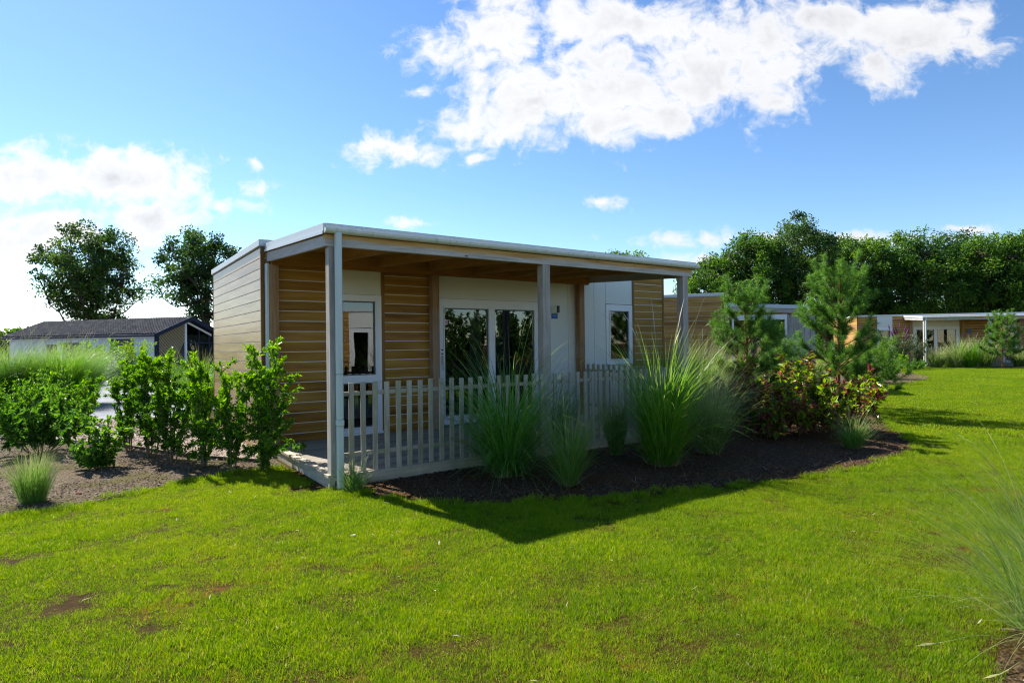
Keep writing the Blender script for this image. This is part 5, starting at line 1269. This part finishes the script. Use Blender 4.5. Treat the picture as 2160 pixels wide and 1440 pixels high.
# ------------------------------------------------------------------ dark-roofed house at the left
def dark_house():
    A = np.array([*P3(325, 37.0)]); B = np.array([*P3(20, 41.4)]); e = (B - A); Ln = np.linalg.norm(e); yaw = math.atan2(-e[1], -e[0])   # local +x runs left to right along the wall
    root = empty('long_house', (float(B[0]), float(B[1]), 0), yaw, 'long low house with dark ribbed pitched roof and glazed slatted gable', 'house')
    w = 4.7; ze = 2.38; zr = 3.36; hb = GZ - .05
    b = MB(); b.box(0, Ln, 0, .15, hb, ze); b.box(0, .15, .1501, w, hb, ze); b.box(.1501, Ln, w - .15, w, hb, ze); wl = b.build('wall', plain_mat('pale_grey_wall', (.52, .56, .60), .7, .3, .03), root)
    # roof slabs with standing ribs
    rm = plain_mat('dark_ribbed_roof', (.024, .031, .052), .8, .12, .02)
    rf = MB(); o1 = .35; o2 = .55; run = w / 2 + o1; sl = (zr - ze) / (w / 2)
    def slab(side):
        y0, y1 = (-o1, w / 2) if side < 0 else (w + o1, w / 2); z0 = ze - sl * o1; n = 60
        x0, x1 = -o1, Ln + o2
        for i in range(n):
            a = x0 + (x1 - x0) * i / n; c = x0 + (x1 - x0) * (i + 1) / n; m1 = a + (c - a) * .62; q = .06
            rf.quad([(a, y0, z0 + .10), (m1, y0, z0 + .10), (m1, y1, zr + .10), (a, y1, zr + .10)]); rf.quad([(m1, y0, z0 + .10), (m1 + .01, y0, z0 + .10 + q), (m1 + .01, y1, zr + .10 + q), (m1, y1, zr + .10)])
            rf.quad([(m1 + .01, y0, z0 + .10 + q), (c - .01, y0, z0 + .10 + q), (c - .01, y1, zr + .10 + q), (m1 + .01, y1, zr + .10 + q)]); rf.quad([(c - .01, y0, z0 + .10 + q), (c, y0, z0 + .10), (c, y1, zr + .10), (c - .01, y1, zr + .10 + q)])
        rf.quad([(x0, y0, z0), (x1, y0, z0), (x1, y1, zr), (x0, y1, zr)]); rf.quad([(x0, y0, z0), (x1, y0, z0), (x1, y0, z0 + .135), (x0, y0, z0 + .135)])
        rf.quad([(x1, y0, z0), (x1, y1, zr), (x1, y1, zr + .135), (x1, y0, z0 + .135)])
    slab(-1); slab(1); r = rf.build('roof', rm, root)
    tr = MB()
    for y0, y1 in ((-o1 - .01, w / 2), (w + o1 + .01, w / 2)):
        z0 = ze - sl * o1; x = Ln + o2 + .002
        tr.quad([(x, y0, z0 - .10), (x, y1, zr - .10), (x, y1, zr + .15), (x, y0, z0 + .15)]); tr.quad([(x + .03, y0, z0 - .10), (x + .03, y1, zr - .10), (x + .03, y1, zr + .15), (x + .03, y0, z0 + .15)]); tr.quad([(x, y0, z0 + .15), (x + .03, y0, z0 + .15), (x + .03, y1, zr + .15), (x, y1, zr + .15)])
        tr.quad([(x, y0, z0 - .10), (x + .03, y0, z0 - .10), (x + .03, y1, zr - .10), (x, y1, zr - .10)])
    tr.build('barge_board', rm, r)
    g = MB(); g.tube([(-o1, -o1 - .06, ze - sl * o1 + .02), (Ln + o2, -o1 - .06, ze - sl * o1 + .02)], [.06, .06], 8); g.build('gutter', rm, r)
    # gable: dark posts, slatted left half, glazed right half set back
    dk_ = rm; x = Ln
    g = MB(); g.box(x - .12, x + .03, .02, .32, hb, ze + .05); g.build('corner_post', dk_, root)
    s = MB(); yy = .34
    zt_ = lambda y: ze + sl * (y if y < w / 2 else w - y) - .06
    s.quad([(x - .04, .33, hb), (x - .04, w / 2 - .12, hb), (x - .04, w / 2 - .12, zt_(w / 2 - .12)), (x - .04, .33, zt_(.33))]); s.build('gable_backing', M['seam'], root)
    s = MB(); k = 0; sm = plain_mat('tan_diagonal_slat', (.42, .31, .17), .7, .3)
    z = -1.6
    while z < 3.3:   # diagonal laths
        y0, y1 = .33, w / 2 - .12; za, zb_ = z, z + (y1 - y0) * 1.9
        # clip to the gable panel
        pa = []
        for t in np.linspace(0, 1, 40):
            y = y0 + (y1 - y0) * t; q = za + (zb_ - za) * t
            if hb < q < zt_(y) - .03: pa.append((y, q))
        if len(pa) > 2:
            (ya, qa), (yb, qb) = pa[0], pa[-1]; s.quad([(x + .01, ya, qa), (x + .01, yb, qb), (x + .01, yb, qb + .10), (x + .01, ya, qa + .10)]); s.quad([(x + .01, ya, qa + .10), (x + .01, yb, qb + .10), (x - .02, yb, qb + .10), (x - .02, ya, qa + .10)])
        z += .21
    s.build('slatted_screen', sm, root)
    f = MB(); f.box(x - .05, x + .05, w / 2 - .11, w / 2 + .02, hb, zt_(w / 2)); 
    f.build('white_post', M['upvc'], root)
    f = MB(); f.quad([(x + .02, w / 2 + .02, zt_(w / 2 + .02) - .05), (x + .02, w - .3, zt_(w - .3) - .05), (x + .02, w - .3, zt_(w - .3) - .20), (x + .02, w / 2 + .02, zt_(w / 2 + .02) - .20)]); f.build('white_rafter', M['upvc'], root)
    f = MB(); f.quad([(x - .10, w / 2 + .03, hb), (x - .10, w - .16, hb), (x - .10, w - .16, zt_(w - .16)), (x - .10, w / 2 + .03, zt_(w / 2 + .03))]); f.build('gable_window', M['glass'], root)
    for (y, z0_, z1_) in ((w / 2 + .03, hb, zt_(w / 2 + .03)), (w * .72, hb, zt_(w * .72)), (w - .5, hb, zt_(w - .5))):
        MB().box(x - .09, x - .03, y, y + .09, z0_, z1_).build('mullion', dk_, root)
    MB().box(x - .085, x - .035, w / 2 + .13, w - .2, 1.75, 1.85).build('mullion', dk_, root)
    MB().box(x - .10, x + .03, w - .16, w + .02, hb, ze).build('corner_post', dk_, root)
    # windows in the long wall
    def upx(px):
        d = (px - 1080) / F_PX; 
        # intersect the sight line with the wall
        dr = np.array([d, 1.0]); n = np.array([-e[1], e[0]]); t = (A @ n) / (dr @ n); p = dr * t; return float(np.linalg.norm(p - B))
    for (p0, p1, z0_, z1_) in ((100, 119, 1.15, 1.72), (135, 166, 1.15, 1.82), (236, 280, 1.0, 2.0)):
        a, c = upx(p0), upx(p1); fr = MB(); fr.box(a - .06, c + .06, -.03, .02, z0_ - .06, z1_ + .06); fr = fr.build('window', dk_, root)
        MB().box(a, c, -.045, -.0305, z0_, z1_).build('pane', plain_mat('dark_glass', (.03, .035, .04), .3, .3), fr)
    return root
dark_house()
# distant greenery along the horizon
def far_hedge(x0, x1, y, h, n, seed, label):
    r = rs(seed); x = r.uniform(x0, x1, n); z = GZ + r.uniform(0, 1, n) ** .8 * h * (.6 + .5 * noise2(x * .05, x * 0 + 1, seed)); P = np.column_stack([x, y + r.uniform(-3, 3, n), z])
    L = r.uniform(.5, 1.1, n); V, Q = leaf_quads(P, rand_dirs(r, n), rand_dirs(r, n, .5), L, L * .8)
    o = np_mesh('distant_trees', V, [Q], M['tree_mid'], attrs={'var': np.repeat(np.clip(noise2(x * .3, z, seed) + r.normal(0, .12, n), 0, 1), 6)}); tag(o, label, 'trees', kind='stuff')
far_hedge(-190, -60, 150, 7, 14000, 31, 'distant wood on the horizon at the far left')
far_hedge(-60, 160, 170, 6, 16000, 32, 'distant wood on the horizon behind the cabins')
